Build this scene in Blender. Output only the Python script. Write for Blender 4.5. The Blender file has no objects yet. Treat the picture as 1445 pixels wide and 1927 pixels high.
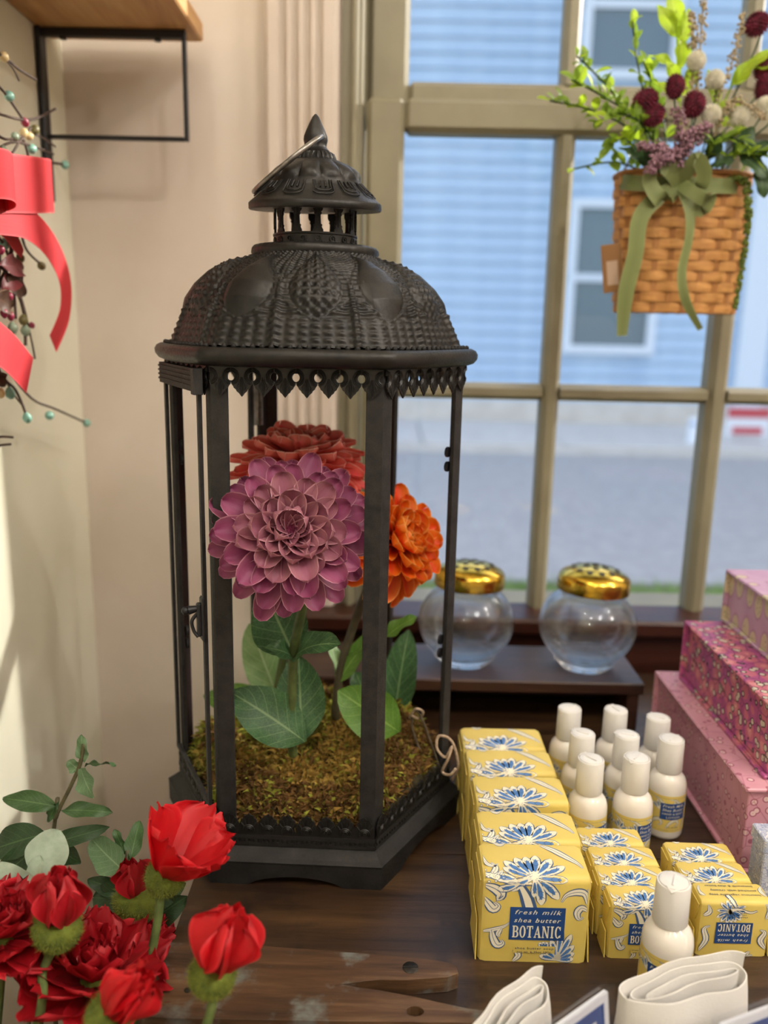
import bpy, math, random
import numpy as np
from mathutils import Vector, Matrix, Euler, Quaternion
from mathutils.geometry import tessellate_polygon
random.seed(7)
scn = bpy.context.scene
COL = scn.collection
PI = math.pi
T = 0.75                      # height of the table top above the floor

# ------------------------------------------------------------------ camera
CAMZ = T + 0.4463
FPX = 1556.5
RIGHT = Vector((0.9998, 0.0060, 0.0208)); UP = Vector((-0.0216, 0.2154, 0.9763)); FWD = Vector((-0.0014, 0.9765, -0.2155))
cam = bpy.data.cameras.new('camera'); camo = bpy.data.objects.new('camera', cam); COL.objects.link(camo)
m = Matrix(((RIGHT.x, UP.x, -FWD.x, 0), (RIGHT.y, UP.y, -FWD.y, 0), (RIGHT.z, UP.z, -FWD.z, CAMZ), (0, 0, 0, 1)))
q = m.to_quaternion(); camo.location = (0, 0, CAMZ); camo.rotation_euler = q.to_euler()
cam.sensor_width = 36; cam.sensor_fit = 'AUTO'; cam.lens = FPX / 1927 * 36
cam.clip_start = 0.02; cam.clip_end = 200
cam.dof.use_dof = True; cam.dof.focus_distance = 0.62; cam.dof.aperture_fstop = 3.7
scn.camera = camo

# ------------------------------------------------------------------ light
w = bpy.data.worlds.new('sky'); scn.world = w; w.use_nodes = True
nt = w.node_tree; nt.nodes.clear()
sky = nt.nodes.new('ShaderNodeTexSky'); sky.sky_type = 'NISHITA'; sky.sun_disc = False
sky.sun_elevation = math.radians(26); sky.sun_rotation = math.radians(60); sky.air_density = 1.0; sky.dust_density = 2.0
bg = nt.nodes.new('ShaderNodeBackground'); bg.inputs[1].default_value = 0.75
wo = nt.nodes.new('ShaderNodeOutputWorld')
hz = nt.nodes.new('ShaderNodeMix'); hz.data_type = 'RGBA'; hz.inputs[0].default_value = 0.62     # thin bright haze over the blue
hz.inputs[7].default_value = (0.80, 0.80, 0.79, 1)
nt.links.new(sky.outputs[0], hz.inputs[6]); nt.links.new(hz.outputs[2], bg.inputs[0]); nt.links.new(bg.outputs[0], wo.inputs[0])

def lamp(name, kind, loc, energy, color, size=None, target=None, **kw):
    l = bpy.data.lights.new(name, kind); l.energy = energy; l.color = color
    for k, v in kw.items(): setattr(l, k, v)
    if size is not None:
        if kind == 'AREA': l.size = size
        elif kind == 'SUN': l.angle = size
        else: l.shadow_soft_size = size
    o = bpy.data.objects.new(name, l); COL.objects.link(o); o.location = loc
    if target is not None:
        o.rotation_euler = (Vector(target) - Vector(loc)).to_track_quat('-Z', 'Y').to_euler()
    return o
SUN = Vector((0.75, 0.43, 0.43)).normalized()
lamp('sun', 'SUN', (6, 4, 8), 8.0, (1.0, 0.93, 0.80), size=math.radians(2.5), target=Vector((6, 4, 8)) - SUN)
scn.view_settings.view_transform = 'Standard'
scn.view_settings.look = 'None'
scn.view_settings.gamma = 1
scn.view_settings.use_curve_mapping = False
scn.view_settings.exposure = 0.55
# ceiling spotlights of the shop, behind and beside the camera
for lx, ly, e in ((-0.25, -0.10, 2.6), (0.10, -0.75, 3.2), (0.80, -0.55, 4.5), (1.05, -0.50, 4.5), (1.5, 0.3, 8), (-0.3, -2.1, 4), (2.3, -0.4, 12.0), (0.95, -0.9, 4)):
    lamp('ceiling_spot', 'POINT', (lx, ly, 2.50), e * 2.18, (1.0, 0.945, 0.88), size=0.045)

# ------------------------------------------------------------------ pixel helper: a pixel of the photograph at depth Y (or height z)
def px(x, y, Y):
    c = RIGHT * ((x - 722.5) / FPX) + UP * (-(y - 963.5) / FPX) + FWD
    return Vector((0, 0, CAMZ)) + c * (Y / c.y)
def pz(x, y, z):
    c = RIGHT * ((x - 722.5) / FPX) + UP * (-(y - 963.5) / FPX) + FWD
    return Vector((0, 0, CAMZ)) + c * ((z - CAMZ) / c.z)

# ------------------------------------------------------------------ mesh helpers
def frame(d, up=Vector((0, 0, 1))):
    d = d.normalized(); x = up.cross(d)
    if x.length < 1e-4: x = Vector((1, 0, 0)).cross(d)
    x.normalize(); return x, d.cross(x), d
class MB:
    def __init__(s): s.v = []; s.f = []; s.m = []; s.uv = []
    def add(s, vs, fs, mi=0, uv=None):
        o = len(s.v); s.v += [tuple(p) for p in vs]; s.uv += list(uv) if uv else [(0, 0)] * len(vs)
        for f in fs: s.f.append(tuple(i + o for i in f)); s.m.append(mi)
        return s
    def box(s, x0, x1, y0, y1, z0, z1, mi=0, c=0.0, xf=None):
        if c <= 0:
            vs = [(x, y, z) for x in (x0, x1) for y in (y0, y1) for z in (z0, z1)]
            fs = [(0, 1, 3, 2), (4, 6, 7, 5), (0, 4, 5, 1), (2, 3, 7, 6), (0, 2, 6, 4), (1, 5, 7, 3)]
        else:
            vs = []; idx = {}
            for ix, (xa, sx) in enumerate(((x0, 1), (x1, -1))):
                for iy, (ya, sy) in enumerate(((y0, 1), (y1, -1))):
                    for iz, (za, sz) in enumerate(((z0, 1), (z1, -1))):
                        for k in range(3):
                            idx[ix, iy, iz, k] = len(vs)
                            vs.append((xa + (0 if k == 0 else sx * c), ya + (0 if k == 1 else sy * c), za + (0 if k == 2 else sz * c)))
            I = lambda a, b, cc, k: idx[a, b, cc, k]
            fs = []
            for a in (0, 1):
                fs.append([I(a, 0, 0, 0), I(a, 1, 0, 0), I(a, 1, 1, 0), I(a, 0, 1, 0)])
                fs.append([I(0, a, 0, 1), I(1, a, 0, 1), I(1, a, 1, 1), I(0, a, 1, 1)])
                fs.append([I(0, 0, a, 2), I(1, 0, a, 2), I(1, 1, a, 2), I(0, 1, a, 2)])
                for b in (0, 1):
                    fs.append([I(0, a, b, 1), I(1, a, b, 1), I(1, a, b, 2), I(0, a, b, 2)])
                    fs.append([I(a, 0, b, 0), I(a, 1, b, 0), I(a, 1, b, 2), I(a, 0, b, 2)])
                    fs.append([I(a, b, 0, 0), I(a, b, 1, 0), I(a, b, 1, 1), I(a, b, 0, 1)])
                    for e in (0, 1): fs.append([I(a, b, e, 0), I(a, b, e, 1), I(a, b, e, 2)])
        if xf is not None: vs = [xf @ Vector(p) for p in vs]
        return s.add(vs, fs, mi)
    def tube(s, pts, r, n=8, mi=0, cap=True, closed=False, flat=1.0):
        pts = [Vector(p) for p in pts]; N = len(pts); vs = []; fs = []
        rr = r if isinstance(r, (list, tuple)) else [r] * N
        px_ = None
        for i, p in enumerate(pts):
            if closed: d = pts[(i + 1) % N] - pts[i - 1]
            else: d = pts[min(i + 1, N - 1)] - pts[max(i - 1, 0)]
            d.normalize()
            if px_ is None: x, y, _ = frame(d)
            else:
                x = px_ - d * px_.dot(d)
                if x.length < 1e-6: x, y, _ = frame(d)
                x.normalize(); y = d.cross(x)
            px_ = x
            for k in range(n):
                a = 2 * PI * k / n; vs.append(p + (x * math.cos(a) + y * math.sin(a) * flat) * rr[i])
        for i in range(N if closed else N - 1):
            j = (i + 1) % N
            for k in range(n): fs.append((i * n + k, i * n + (k + 1) % n, j * n + (k + 1) % n, j * n + k))
        if cap and not closed: fs.append(tuple(range(n - 1, -1, -1))); fs.append(tuple((N - 1) * n + k for k in range(n)))
        return s.add(vs, fs, mi)
    def lathe(s, prof, n=32, mi=0, c=(0, 0), rf=None, caps=True):
        vs = []; fs = []; uv = []
        for j, (r, z) in enumerate(prof):
            for k in range(n):
                a = 2 * PI * k / n; R = r if rf is None else rf(r, a, j)
                vs.append((c[0] + R * math.cos(a), c[1] + R * math.sin(a), z)); uv.append((k / n, j / max(1, len(prof) - 1)))
        for j in range(len(prof) - 1):
            for k in range(n): fs.append((j * n + k, j * n + (k + 1) % n, (j + 1) * n + (k + 1) % n, (j + 1) * n + k))
        if caps:
            if prof[0][0] > 1e-5: fs.append(tuple(range(n - 1, -1, -1)))
            if prof[-1][0] > 1e-5: fs.append(tuple((len(prof) - 1) * n + k for k in range(n)))
        return s.add(vs, fs, mi, uv)
    def grid(s, fn, nu, nv, mi=0, closeu=False):
        vs = []; uv = []; fs = []
        for j in range(nv):
            for i in range(nu):
                u = i / nu if closeu else i / (nu - 1); v = j / (nv - 1)
                vs.append(tuple(fn(u, v))); uv.append((u, v))
        for j in range(nv - 1):
            for i in range(nu if closeu else nu - 1):
                k = (i + 1) % nu; fs.append((j * nu + i, j * nu + k, (j + 1) * nu + k, (j + 1) * nu + i))
        return s.add(vs, fs, mi, uv)
    def prism(s, poly, h0, h1, mp, mi=0, holes=()):
        loops = [list(poly)] + [list(h) for h in holes]
        flat = [p for l in loops for p in l]; n = len(flat)
        tri = tessellate_polygon([[Vector((p[0], p[1], 0)) for p in l] for l in loops])
        vs = [mp(p[0], p[1], h0) for p in flat] + [mp(p[0], p[1], h1) for p in flat]
        fs = [tuple(t) for t in tri] + [tuple(i + n for i in reversed(t)) for t in tri]
        o = 0
        for l in loops:
            L = len(l)
            for i in range(L): a = o + i; b = o + (i + 1) % L; fs.append((a, b, b + n, a + n))
            o += L
        return s.add(vs, fs, mi)
    def sphere(s, c, r, n=10, mi=0, sz=1.0, m=None):
        prof = []
        m = m or max(4, n // 2)
        vs = []; fs = []
        for j in range(m + 1):
            t = PI * j / m
            for k in range(n):
                a = 2 * PI * k / n; vs.append((c[0] + r * math.sin(t) * math.cos(a), c[1] + r * math.sin(t) * math.sin(a), c[2] - r * sz * math.cos(t)))
        for j in range(m):
            for k in range(n): fs.append((j * n + k, j * n + (k + 1) % n, (j + 1) * n + (k + 1) % n, (j + 1) * n + k))
        return s.add(vs, fs, mi)
    def mesh(s, name, mats, smooth=False, fix=True):
        me = bpy.data.meshes.new(name); me.from_pydata(s.v, [], s.f)
        for mt in (mats if isinstance(mats, (list, tuple)) else [mats]): me.materials.append(mt)
        me.polygons.foreach_set('material_index', s.m)
        uvl = me.uv_layers.new(name='UVMap'); li = np.empty(len(me.loops), dtype=np.int32); me.loops.foreach_get('vertex_index', li)
        uvl.data.foreach_set('uv', np.array(s.uv, dtype=np.float32)[li].ravel())
        if fix:
            import bmesh
            b = bmesh.new(); b.from_mesh(me); bmesh.ops.recalc_face_normals(b, faces=b.faces); b.to_mesh(me); b.free()
        if smooth is True: me.polygons.foreach_set('use_smooth', [True] * len(me.polygons))
        elif smooth:
            me.polygons.foreach_set('use_smooth', [True] * len(me.polygons)); me.set_sharp_from_angle(angle=math.radians(smooth))
        me.update(); return me
    def build(s, name, mats, parent=None, smooth=False, loc=None, rot=None, fix=True):
        return link(name, s.mesh(name, mats, smooth, fix), parent, loc, rot)
def link(name, me, parent=None, loc=None, rot=None):
    o = bpy.data.objects.new(name, me); COL.objects.link(o)
    if parent is not None: o.parent = parent
    if loc is not None: o.location = loc
    if rot is not None:
        if isinstance(rot, Quaternion): o.rotation_mode = 'QUATERNION'; o.rotation_quaternion = rot
        else: o.rotation_euler = rot
    return o
def tag(o, label=None, cat=None, group=None, kind=None):
    if label: o['label'] = label
    if cat: o['category'] = cat
    if group: o['group'] = group
    if kind: o['kind'] = kind
    return o
def thing(name, label, cat, loc=(0, 0, 0), rz=0, group=None):
    o = bpy.data.objects.new(name, None); COL.objects.link(o); o.location = loc; o.rotation_euler = (0, 0, rz); o.empty_display_size = .02
    return tag(o, label, cat, group)
def struct(name, mb, mats, **k):
    return tag(mb.build(name, mats, **k), kind='structure')
def copy_tree(o, parent=None):
    c = o.copy(); COL.objects.link(c); c.parent = parent
    for ch in list(o.children): copy_tree(ch, c)
    return c
def rotate_to(yaxis, zaxis):
    y = Vector(yaxis).normalized(); z = Vector(zaxis); z = z - y * z.dot(y)
    if z.length < 1e-4: z = Vector((.1, .3, 1)); z = z - y * z.dot(y)
    z.normalize(); x = y.cross(z)
    return Matrix(((x.x, y.x, z.x), (x.y, y.y, z.y), (x.z, y.z, z.z))).to_quaternion()
def bez(p0, p1, p2, n=10):
    p0, p1, p2 = Vector(p0), Vector(p1), Vector(p2)
    return [p0 * (1 - t) ** 2 + p1 * 2 * t * (1 - t) + p2 * t * t for t in [i / (n - 1) for i in range(n)]]
def smooth_path(pts, sub=5):
    pts = [Vector(p) for p in pts]; out = []
    for i in range(len(pts) - 1):
        a = pts[max(i - 1, 0)]; b = pts[i]; c = pts[i + 1]; d = pts[min(i + 2, len(pts) - 1)]
        for k in range(sub):
            t = k / sub; out.append(.5 * ((2 * b) + (c - a) * t + (2 * a - 5 * b + 4 * c - d) * t * t + (3 * b - a - 3 * c + d) * t ** 3))
    out.append(pts[-1]); return out

# ------------------------------------------------------------------ materials
def lin(c):
    if isinstance(c, str):
        c = c.lstrip('#'); c = [int(c[i:i + 2], 16) for i in (0, 2, 4)]
    r = []
    for x in c[:3]:
        x = x / 255; r.append(x / 12.92 if x <= .04045 else ((x + .055) / 1.055) ** 2.4)
    return (*r, 1)
class NT:
    def __init__(s, name):
        s.mat = bpy.data.materials.new(name); s.mat.use_nodes = True; s.t = s.mat.node_tree; s.t.nodes.clear()
        s.out = s.n('ShaderNodeOutputMaterial')
    def n(s, t, **k):
        n = s.t.nodes.new(t)
        for a, b in k.items(): setattr(n, a, b)
        return n
    def l(s, a, b): s.t.links.new(a, b)
    def coord(s, which='Object', scale=(1, 1, 1), rot=(0, 0, 0)):
        tc = s.n('ShaderNodeTexCoord'); mp = s.n('ShaderNodeMapping'); mp.inputs['Scale'].default_value = scale; mp.inputs['Rotation'].default_value = rot
        s.l(tc.outputs[which], mp.inputs[0]); return mp.outputs[0]
    def noise(s, vec, scale=5, detail=4, rough=.55, dist=0):
        n = s.n('ShaderNodeTexNoise'); n.inputs['Scale'].default_value = scale; n.inputs['Detail'].default_value = detail
        n.inputs['Roughness'].default_value = rough; n.inputs['Distortion'].default_value = dist
        if vec is not None: s.l(vec, n.inputs['Vector'])
        return n.outputs['Fac']
    def voro(s, vec, scale=5, feature='F1', out='Distance', rand=1.0):
        n = s.n('ShaderNodeTexVoronoi'); n.feature = feature; n.inputs['Scale'].default_value = scale; n.inputs['Randomness'].default_value = rand
        if vec is not None: s.l(vec, n.inputs['Vector'])
        return n.outputs[out]
    def ramp(s, fac, stops, interp='LINEAR'):
        r = s.n('ShaderNodeValToRGB'); r.color_ramp.interpolation = interp; e = r.color_ramp.elements
        while len(e) < len(stops): e.new(.5)
        for i, (p, c) in enumerate(stops): e[i].position = p; e[i].color = c if isinstance(c, tuple) and len(c) == 4 else lin(c)
        s.l(fac, r.inputs[0]); return r.outputs[0]
    def mix(s, fac, a, b, mode='MIX'):
        m = s.n('ShaderNodeMix', data_type='RGBA', blend_type=mode)
        for sock, v in ((m.inputs[0], fac), (m.inputs[6], a), (m.inputs[7], b)):
            if hasattr(v, 'links'): s.l(v, sock)
            elif isinstance(v, (int, float)): sock.default_value = v
            else: sock.default_value = v if isinstance(v, tuple) and len(v) == 4 else lin(v)
        return m.outputs[2]
    def math(s, op, a, b=0.0, c=None):
        m = s.n('ShaderNodeMath', operation=op)
        for i, v in enumerate((a, b) if c is None else (a, b, c)):
            if hasattr(v, 'links'): s.l(v, m.inputs[i])
            else: m.inputs[i].default_value = v
        return m.outputs[0]
    def bsdf(s, col, rough=.5, metal=0, spec=.5, bump=None, bstr=.3, bdist=.001, trans=0, sss=0, sheen=0, coat=0, translucent=0):
        b = s.n('ShaderNodeBsdfPrincipled')
        for nme, v in (('Base Color', col), ('Roughness', rough), ('Metallic', metal)):
            if hasattr(v, 'links'): s.l(v, b.inputs[nme])
            elif nme == 'Base Color': b.inputs[nme].default_value = v if isinstance(v, tuple) and len(v) == 4 else lin(v)
            else: b.inputs[nme].default_value = v
        b.inputs['Specular IOR Level'].default_value = spec; b.inputs['Transmission Weight'].default_value = trans
        b.inputs['Sheen Weight'].default_value = sheen; b.inputs['Coat Weight'].default_value = coat
        if sss: b.inputs['Subsurface Weight'].default_value = sss; b.inputs['Subsurface Radius'].default_value = (.01, .008, .006); b.inputs['Subsurface Scale'].default_value = .5
        if bump is not None:
            bn = s.n('ShaderNodeBump'); bn.inputs['Strength'].default_value = bstr; bn.inputs['Distance'].default_value = bdist
            s.l(bump, bn.inputs['Height']); s.l(bn.outputs[0], b.inputs['Normal'])
        o = b.outputs[0]
        if translucent:
            tr = s.n('ShaderNodeBsdfTranslucent'); mx = s.n('ShaderNodeMixShader'); mx.inputs[0].default_value = translucent
            if hasattr(col, 'links'): s.l(col, tr.inputs[0])
            else: tr.inputs[0].default_value = col if isinstance(col, tuple) and len(col) == 4 else lin(col)
            s.l(o, mx.inputs[1]); s.l(tr.outputs[0], mx.inputs[2]); o = mx.outputs[0]
        s.l(o, s.out.inputs[0]); return b
def flat(name, col, rough=.5, metal=0, **k):
    n = NT(name); n.bsdf(col, rough, metal, **k); return n.mat
def noisy(name, a, b, scale=30, rough=.5, metal=0, lo=.35, hi=.65, bstr=0, bdist=.0005, detail=4, stretch=(1, 1, 1), **k):
    n = NT(name); v = n.coord('Object', stretch); f = n.noise(v, scale, detail)
    c = n.ramp(f, [(lo, a), (hi, b)]); n.bsdf(c, rough, metal, bump=f if bstr else None, bstr=bstr, bdist=bdist, **k); return n.mat
def wood(name, a, b, c, scale=1.0, rough=.45, axis=0, bstr=.25, scratch=None):
    n = NT(name); st = [9 * scale] * 3; st[axis] = .8 * scale
    v = n.coord('Object', tuple(st)); f = n.noise(v, 6, 6, .6, .6); f2 = n.noise(v, 28, 3, .6)
    col = n.ramp(f, [(.28, a), (.5, b), (.72, c)])
    col = n.mix(n.math('MULTIPLY', f2, .35), col, a)
    if scratch:
        v2 = n.coord('Object', (1, 1, 1)); g = n.noise(v2, 14 * scale, 5, .65); col = n.mix(n.ramp(g, [(.56, (0, 0, 0, 1)), (.66, (1, 1, 1, 1))]), col, scratch)
    n.bsdf(col, rough, bump=f2, bstr=bstr, bdist=.0008); return n.mat
def petal_mat(name, edge, mid, base, rim, translucent=.25, rough=.5):
    n = NT(name); tc = n.n('ShaderNodeTexCoord'); sp = n.n('ShaderNodeSeparateXYZ'); n.l(tc.outputs['UV'], sp.inputs[0])
    du = n.math('ABSOLUTE', n.math('SUBTRACT', n.math('MULTIPLY', sp.outputs[0], 2.0), 1.0))
    st = n.n('ShaderNodeMapping'); st.inputs['Scale'].default_value = (9, 1.2, 1); n.l(tc.outputs['UV'], st.inputs[0])
    f = n.noise(st.outputs[0], 2.2, 3, .6)
    k = n.math('ADD', n.math('MULTIPLY', du, .8), n.math('MULTIPLY', n.math('SUBTRACT', f, .5), .7))
    c = n.ramp(k, [(.1, mid), (.75, edge)])
    c = n.mix(n.ramp(sp.outputs[1], [(.05, (1, 1, 1, 1)), (.45, (0, 0, 0, 1))]), c, base)
    e = n.math('MAXIMUM', du, n.ramp(sp.outputs[1], [(.9, (0, 0, 0, 1)), (1, (1, 1, 1, 1))]))
    c = n.mix(n.ramp(e, [(.9, (0, 0, 0, 1)), (.985, (1, 1, 1, 1))]), c, rim)
    n.bsdf(c, rough, bump=f, bstr=.25, bdist=.0006, translucent=translucent); return n.mat
def leaf_mat(name, a, b, vein, translucent=.25, rough=.5, veins=True, nv=7.0):
    n = NT(name); tc = n.n('ShaderNodeTexCoord'); sp = n.n('ShaderNodeSeparateXYZ'); n.l(tc.outputs['UV'], sp.inputs[0])
    du = n.math('ABSOLUTE', n.math('SUBTRACT', n.math('MULTIPLY', sp.outputs[0], 2.0), 1.0))
    f = n.noise(n.coord('Object'), 60, 3)
    c = n.ramp(f, [(.3, a), (.7, b)])
    if veins:
        ph = n.math('FRACT', n.math('MULTIPLY', n.math('SUBTRACT', sp.outputs[1], n.math('MULTIPLY', du, .28)), nv))
        ln = n.math('ABSOLUTE', n.math('SUBTRACT', ph, .5))
        c = n.mix(n.ramp(ln, [(.0, (.7, .7, .7, 1)), (.05, (0, 0, 0, 1))]), c, vein)
        c = n.mix(n.ramp(du, [(.02, (.9, .9, .9, 1)), (.06, (0, 0, 0, 1))]), c, vein)
        net = n.voro(n.coord('UV', (14, 26, 1)), 1.0, 'DISTANCE_TO_EDGE')
        c = n.mix(n.ramp(net, [(.0, (.35, .35, .35, 1)), (.06, (0, 0, 0, 1))]), c, vein)
    n.bsdf(c, rough, bump=f, bstr=.15, bdist=.0005, translucent=translucent); return n.mat
def thin_glass(name, tint=(.96, .98, 1, 1), refl=1.0):
    n = NT(name); tr = n.n('ShaderNodeBsdfTransparent'); tr.inputs[0].default_value = tint
    gl = n.n('ShaderNodeBsdfGlossy'); gl.inputs['Roughness'].default_value = .03
    lw = n.n('ShaderNodeLayerWeight'); lw.inputs[0].default_value = .5; mx = n.n('ShaderNodeMixShader')      # Schlick reflectance, the same from both sides
    fr = n.math('MULTIPLY_ADD', n.math('POWER', lw.outputs['Facing'], 5.0), .9, .035)
    n.l(n.math('MULTIPLY', fr, refl), mx.inputs[0]); n.l(tr.outputs[0], mx.inputs[1]); n.l(gl.outputs[0], mx.inputs[2]); n.l(mx.outputs[0], n.out.inputs[0]); return n.mat
# ================================================================== the setting
M_WALL = noisy('wall_paint', '#d2c6b8', '#d9cec1', 6, .85, bstr=.05, detail=6)
M_WALLL = noisy('wall_paint_left_lit', '#dedbc6', '#e4e1ce', 6, .85, bstr=.05, detail=6)  # same cream paint made lighter, standing in for light on this wall
M_TRIM = noisy('trim_paint', '#c2b5a8', '#cabeb2', 12, .45)
M_SASH = noisy('sash_paint', '#7d7660', '#868069', 12, .45)
M_CEIL = flat('ceiling_paint', '#e6e0d4', .9)
M_FLOOR = wood('floor_boards', '#4a3424', '#6b4c33', '#7d5d41', .5, .5)
M_PANE = thin_glass('window_glass', refl=.9)
M_BROWN = wood('sill_wood', '#1f0f0a', '#3a1c12', '#4a2618', 1.2, .35)
WY = 1.10
X0, X1 = -.405, 3.2
Y0 = -3.2
OX0, OX1, OZ0, OZ1 = -.065, .905, T + .045, T + 1.17  # unseen right side of the opening widened so sun reaches the basket
b = MB()
b.box(X0 - .15, OX0, WY, WY + .16, 0, 2.7).box(OX1, X1, WY, WY + .16, 0, 2.7).box(OX0, OX1, WY, WY + .16, 0, OZ0).box(OX0, OX1, WY, WY + .16, OZ1, 2.7)
struct('wall_back', b, M_WALL)
struct('wall_left', MB().box(X0 - .15, X0, Y0, WY, 0, 2.7), M_WALLL)
struct('wall_right', MB().box(X1, X1 + .15, Y0, WY + .16, 0, 2.7), M_WALL)
struct('wall_front', MB().box(X0 - .15, X1 + .15, Y0 - .15, Y0, 0, 2.7), M_WALL)
struct('floor', MB().box(X0 - .15, X1 + .15, Y0 - .15, WY + .16, -.1, 0), M_FLOOR)
struct('ceiling', MB().box(X0 - .15, X1 + .15, Y0 - .15, WY + .16, 2.7, 2.8), M_CEIL)
struct('baseboard_left', MB().box(X0, X0 + .015, Y0, WY, 0, .12, c=.003), M_TRIM)
struct('baseboard_back', MB().box(X0 + .015, X1, WY - .015, WY, 0, .12, c=.003), M_TRIM)

def casing(name, xa, xb, z0, z1):
    W = xb - xa; d = .024; poly = [(0, 0), (0, -.018), (.006, -d), (.012, -d)]
    nf = 4; x = .016; fw = (W - .032) / nf
    for i in range(nf):
        for k in range(7):
            t = k / 6; poly.append((x + .002 + (fw - .004) * t, -d + .007 * math.sin(PI * t)))
        x += fw
    poly += [(W - .012, -d), (W - .006, -d), (W, -.018), (W, 0)]
    b = MB(); b.prism(poly, z0, z1, lambda u, v, h: (xa + u, WY + v, h)); return struct(name, b, M_TRIM, smooth=40)
casing('trim_1', -.157, -.067, T + .075, T + 1.18)
casing('trim_2', OX1 + .002, OX1 + .092, T + .075, T + 1.18)
struct('trim_3', MB().box(-.165, OX1 + .1, WY - .026, WY, T + 1.18, T + 1.29, c=.004), M_TRIM)

win = struct('window_1', MB().box(OX0, OX0 + .012, WY - .002, WY + .15, OZ0, OZ1).box(OX1 - .012, OX1, WY - .002, WY + .15, OZ0, OZ1)
             .box(OX0, OX1, WY, WY + .15, OZ1 - .02, OZ1).box(OX0, OX1, WY + .05, WY + .16, OZ0 - .01, OZ0 + .001), M_SASH)
for xa, s_ in ((OX0 + .012, 1), (OX1 - .012, -1)):
    for i, (wd, yy) in enumerate(((.010, WY - .012), (.016, WY - .004), (.020, WY + .034))):
        xx = sorted((xa, xa + s_ * wd)); MB().box(xx[0], xx[1], yy, yy + (.02 if i == 0 else .03), OZ0 + .02, OZ1 - .02, c=.003).build('window_stop', M_SASH, win)
LY0, LY1 = WY - .010, WY + .026
def bar(name, x0, x1, y0, y1, z0, z1, c=.006):
    return MB().box(x0, x1, y0, y1, T + z0, T + z1, c=c).build(name, M_SASH, win)
bar('stile', -.033, .0137, LY0, LY1, .045, .723); bar('stile', .855, .900, LY0, LY1, .045, .723)
bar('meeting_rail', .0137, .855, LY0, LY1, .684, .723); bar('bottom_rail', .0137, .855, LY0, LY1, .045, .070)
def muntin(vert, c0, a0, a1, y0, y1, wd):
    # glazing bar with a narrow front and a wide back
    h = wd / 2; poly = [(-h, y1), (-h, y0 + .010), (-h * .45, y0), (h * .45, y0), (h, y0 + .010), (h, y1)]
    if vert: mp = lambda u, v, q: (c0 + u, v, T + q)
    else: mp = lambda u, v, q: (q, v, T + c0 + u)
    MB().prism(poly, a0, a1, mp).build('muntin', M_SASH, win)
for c0, wd in ((.2145, .023), (.4335, .026), (.651, .022)): muntin(True, c0, .070, .684, LY0 + .002, LY1, wd)
for xa, xb in ((.0137, .203), (.226, .4205), (.4465, .640), (.662, .855)):
    muntin(False, .3695, xa, xb, LY0 + .004, LY1 - .002, .021)
    for za, zb in ((.0695, .359), (.38, .6845)):
        MB().box(xa, xb, WY + .012, WY + .015, T + za, T + zb).build('pane', M_PANE, win)
UY0, UY1 = WY + .030, WY + .062
bar('stile', -.033, .018, UY0, UY1, .715, 1.15); bar('stile', .855, .900, UY0, UY1, .715, 1.15)
bar('meeting_rail', .018, .855, UY0, UY1, .715, .752); bar('top_rail', .018, .855, UY0, UY1, 1.105, 1.15)
for c0 in (.2215, .448, .661): muntin(True, c0, .752, 1.105, UY0 + .002, UY1, .022)
for xa, xb in ((.018, .2105), (.2325, .437), (.459, .650), (.672, .855)):
    MB().box(xa, xb, WY + .047, WY + .050, T + .751, T + 1.106).build('pane', M_PANE, win)
struct('trim_4', MB().box(-.107, OX1 + .1, 1.045, WY + .02, T + .050, T + .073, c=.004), M_BROWN)      # window stool
struct('trim_5', MB().box(-.100, OX1 + .09, 1.062, WY - .001, T - .30, T + .0495, c=.002), M_BROWN)      # apron board

# ================================================================== outside the window
M_SIDING = noisy('siding_paint', '#a3bad2', '#b3c8dc', 3, .7)
M_SIDET = flat('house_trim_paint', '#d7dde4', .6)
M_ASPH = noisy('asphalt', '#a09c99', '#aeaaa6', 9, .9)
M_CONC = noisy('sidewalk_concrete', '#c9c0b6', '#d6cec4', 4, .9)
M_HGLASS = flat('house_window_glass', '#62747c', .15)
GZ = T - .85
tag(MB().box(-14, 22, 4.25, 9.0, GZ - .2, GZ).build('road', M_ASPH), 'grey asphalt street beyond the window', 'street', kind='structure')
sw = tag(MB().box(-14, 22, 9.0, 11.7, GZ - .2, GZ + .05).build('sidewalk', M_CONC), 'pale concrete sidewalk in front of the blue house', 'sidewalk', kind='structure')
sl = MB().box(-.79, .79, -1.2, 1.2, 0, .03, c=.01).mesh('slab', M_CONC)
for i in range(10): link('slab', sl, sw, (-5.2 + 1.6 * i, 10.35, GZ + .05))
M_SOIL = flat('lawn_soil', '#6a7a45', .95)
tag(MB().box(-14, 22, WY + .3, 4.25, GZ - .2, GZ - .02).build('lawn', M_SOIL), 'strip of lawn ground under the window', 'lawn', kind='structure')
M_GRASS = noisy('grass_blades', '#7f9a52', '#9db36b', 3, .8, translucent=.3)
rs = np.random.RandomState(3)
N = 5000; gx = rs.uniform(-1.5, 2.5, N); gy = rs.uniform(2.6, 4.22, N); ga = rs.uniform(0, 6.28, N); gh = rs.uniform(.04, .09, N)
vs = np.zeros((N * 3, 3)); vs[0::3] = np.c_[gx - .008 * np.cos(ga), gy - .008 * np.sin(ga), np.full(N, GZ - .02)]
vs[1::3] = np.c_[gx + .008 * np.cos(ga), gy + .008 * np.sin(ga), np.full(N, GZ - .02)]; vs[2::3] = np.c_[gx + rs.uniform(-.03, .03, N), gy + rs.uniform(-.03, .03, N), GZ - .02 + gh]
g = MB(); g.add(vs.tolist(), [(3 * i, 3 * i + 1, 3 * i + 2) for i in range(N)])
tag(g.build('grass', M_GRASS, fix=False), 'short green grass along the near kerb outside', 'grass', kind='stuff')
HY = 12.0
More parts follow.
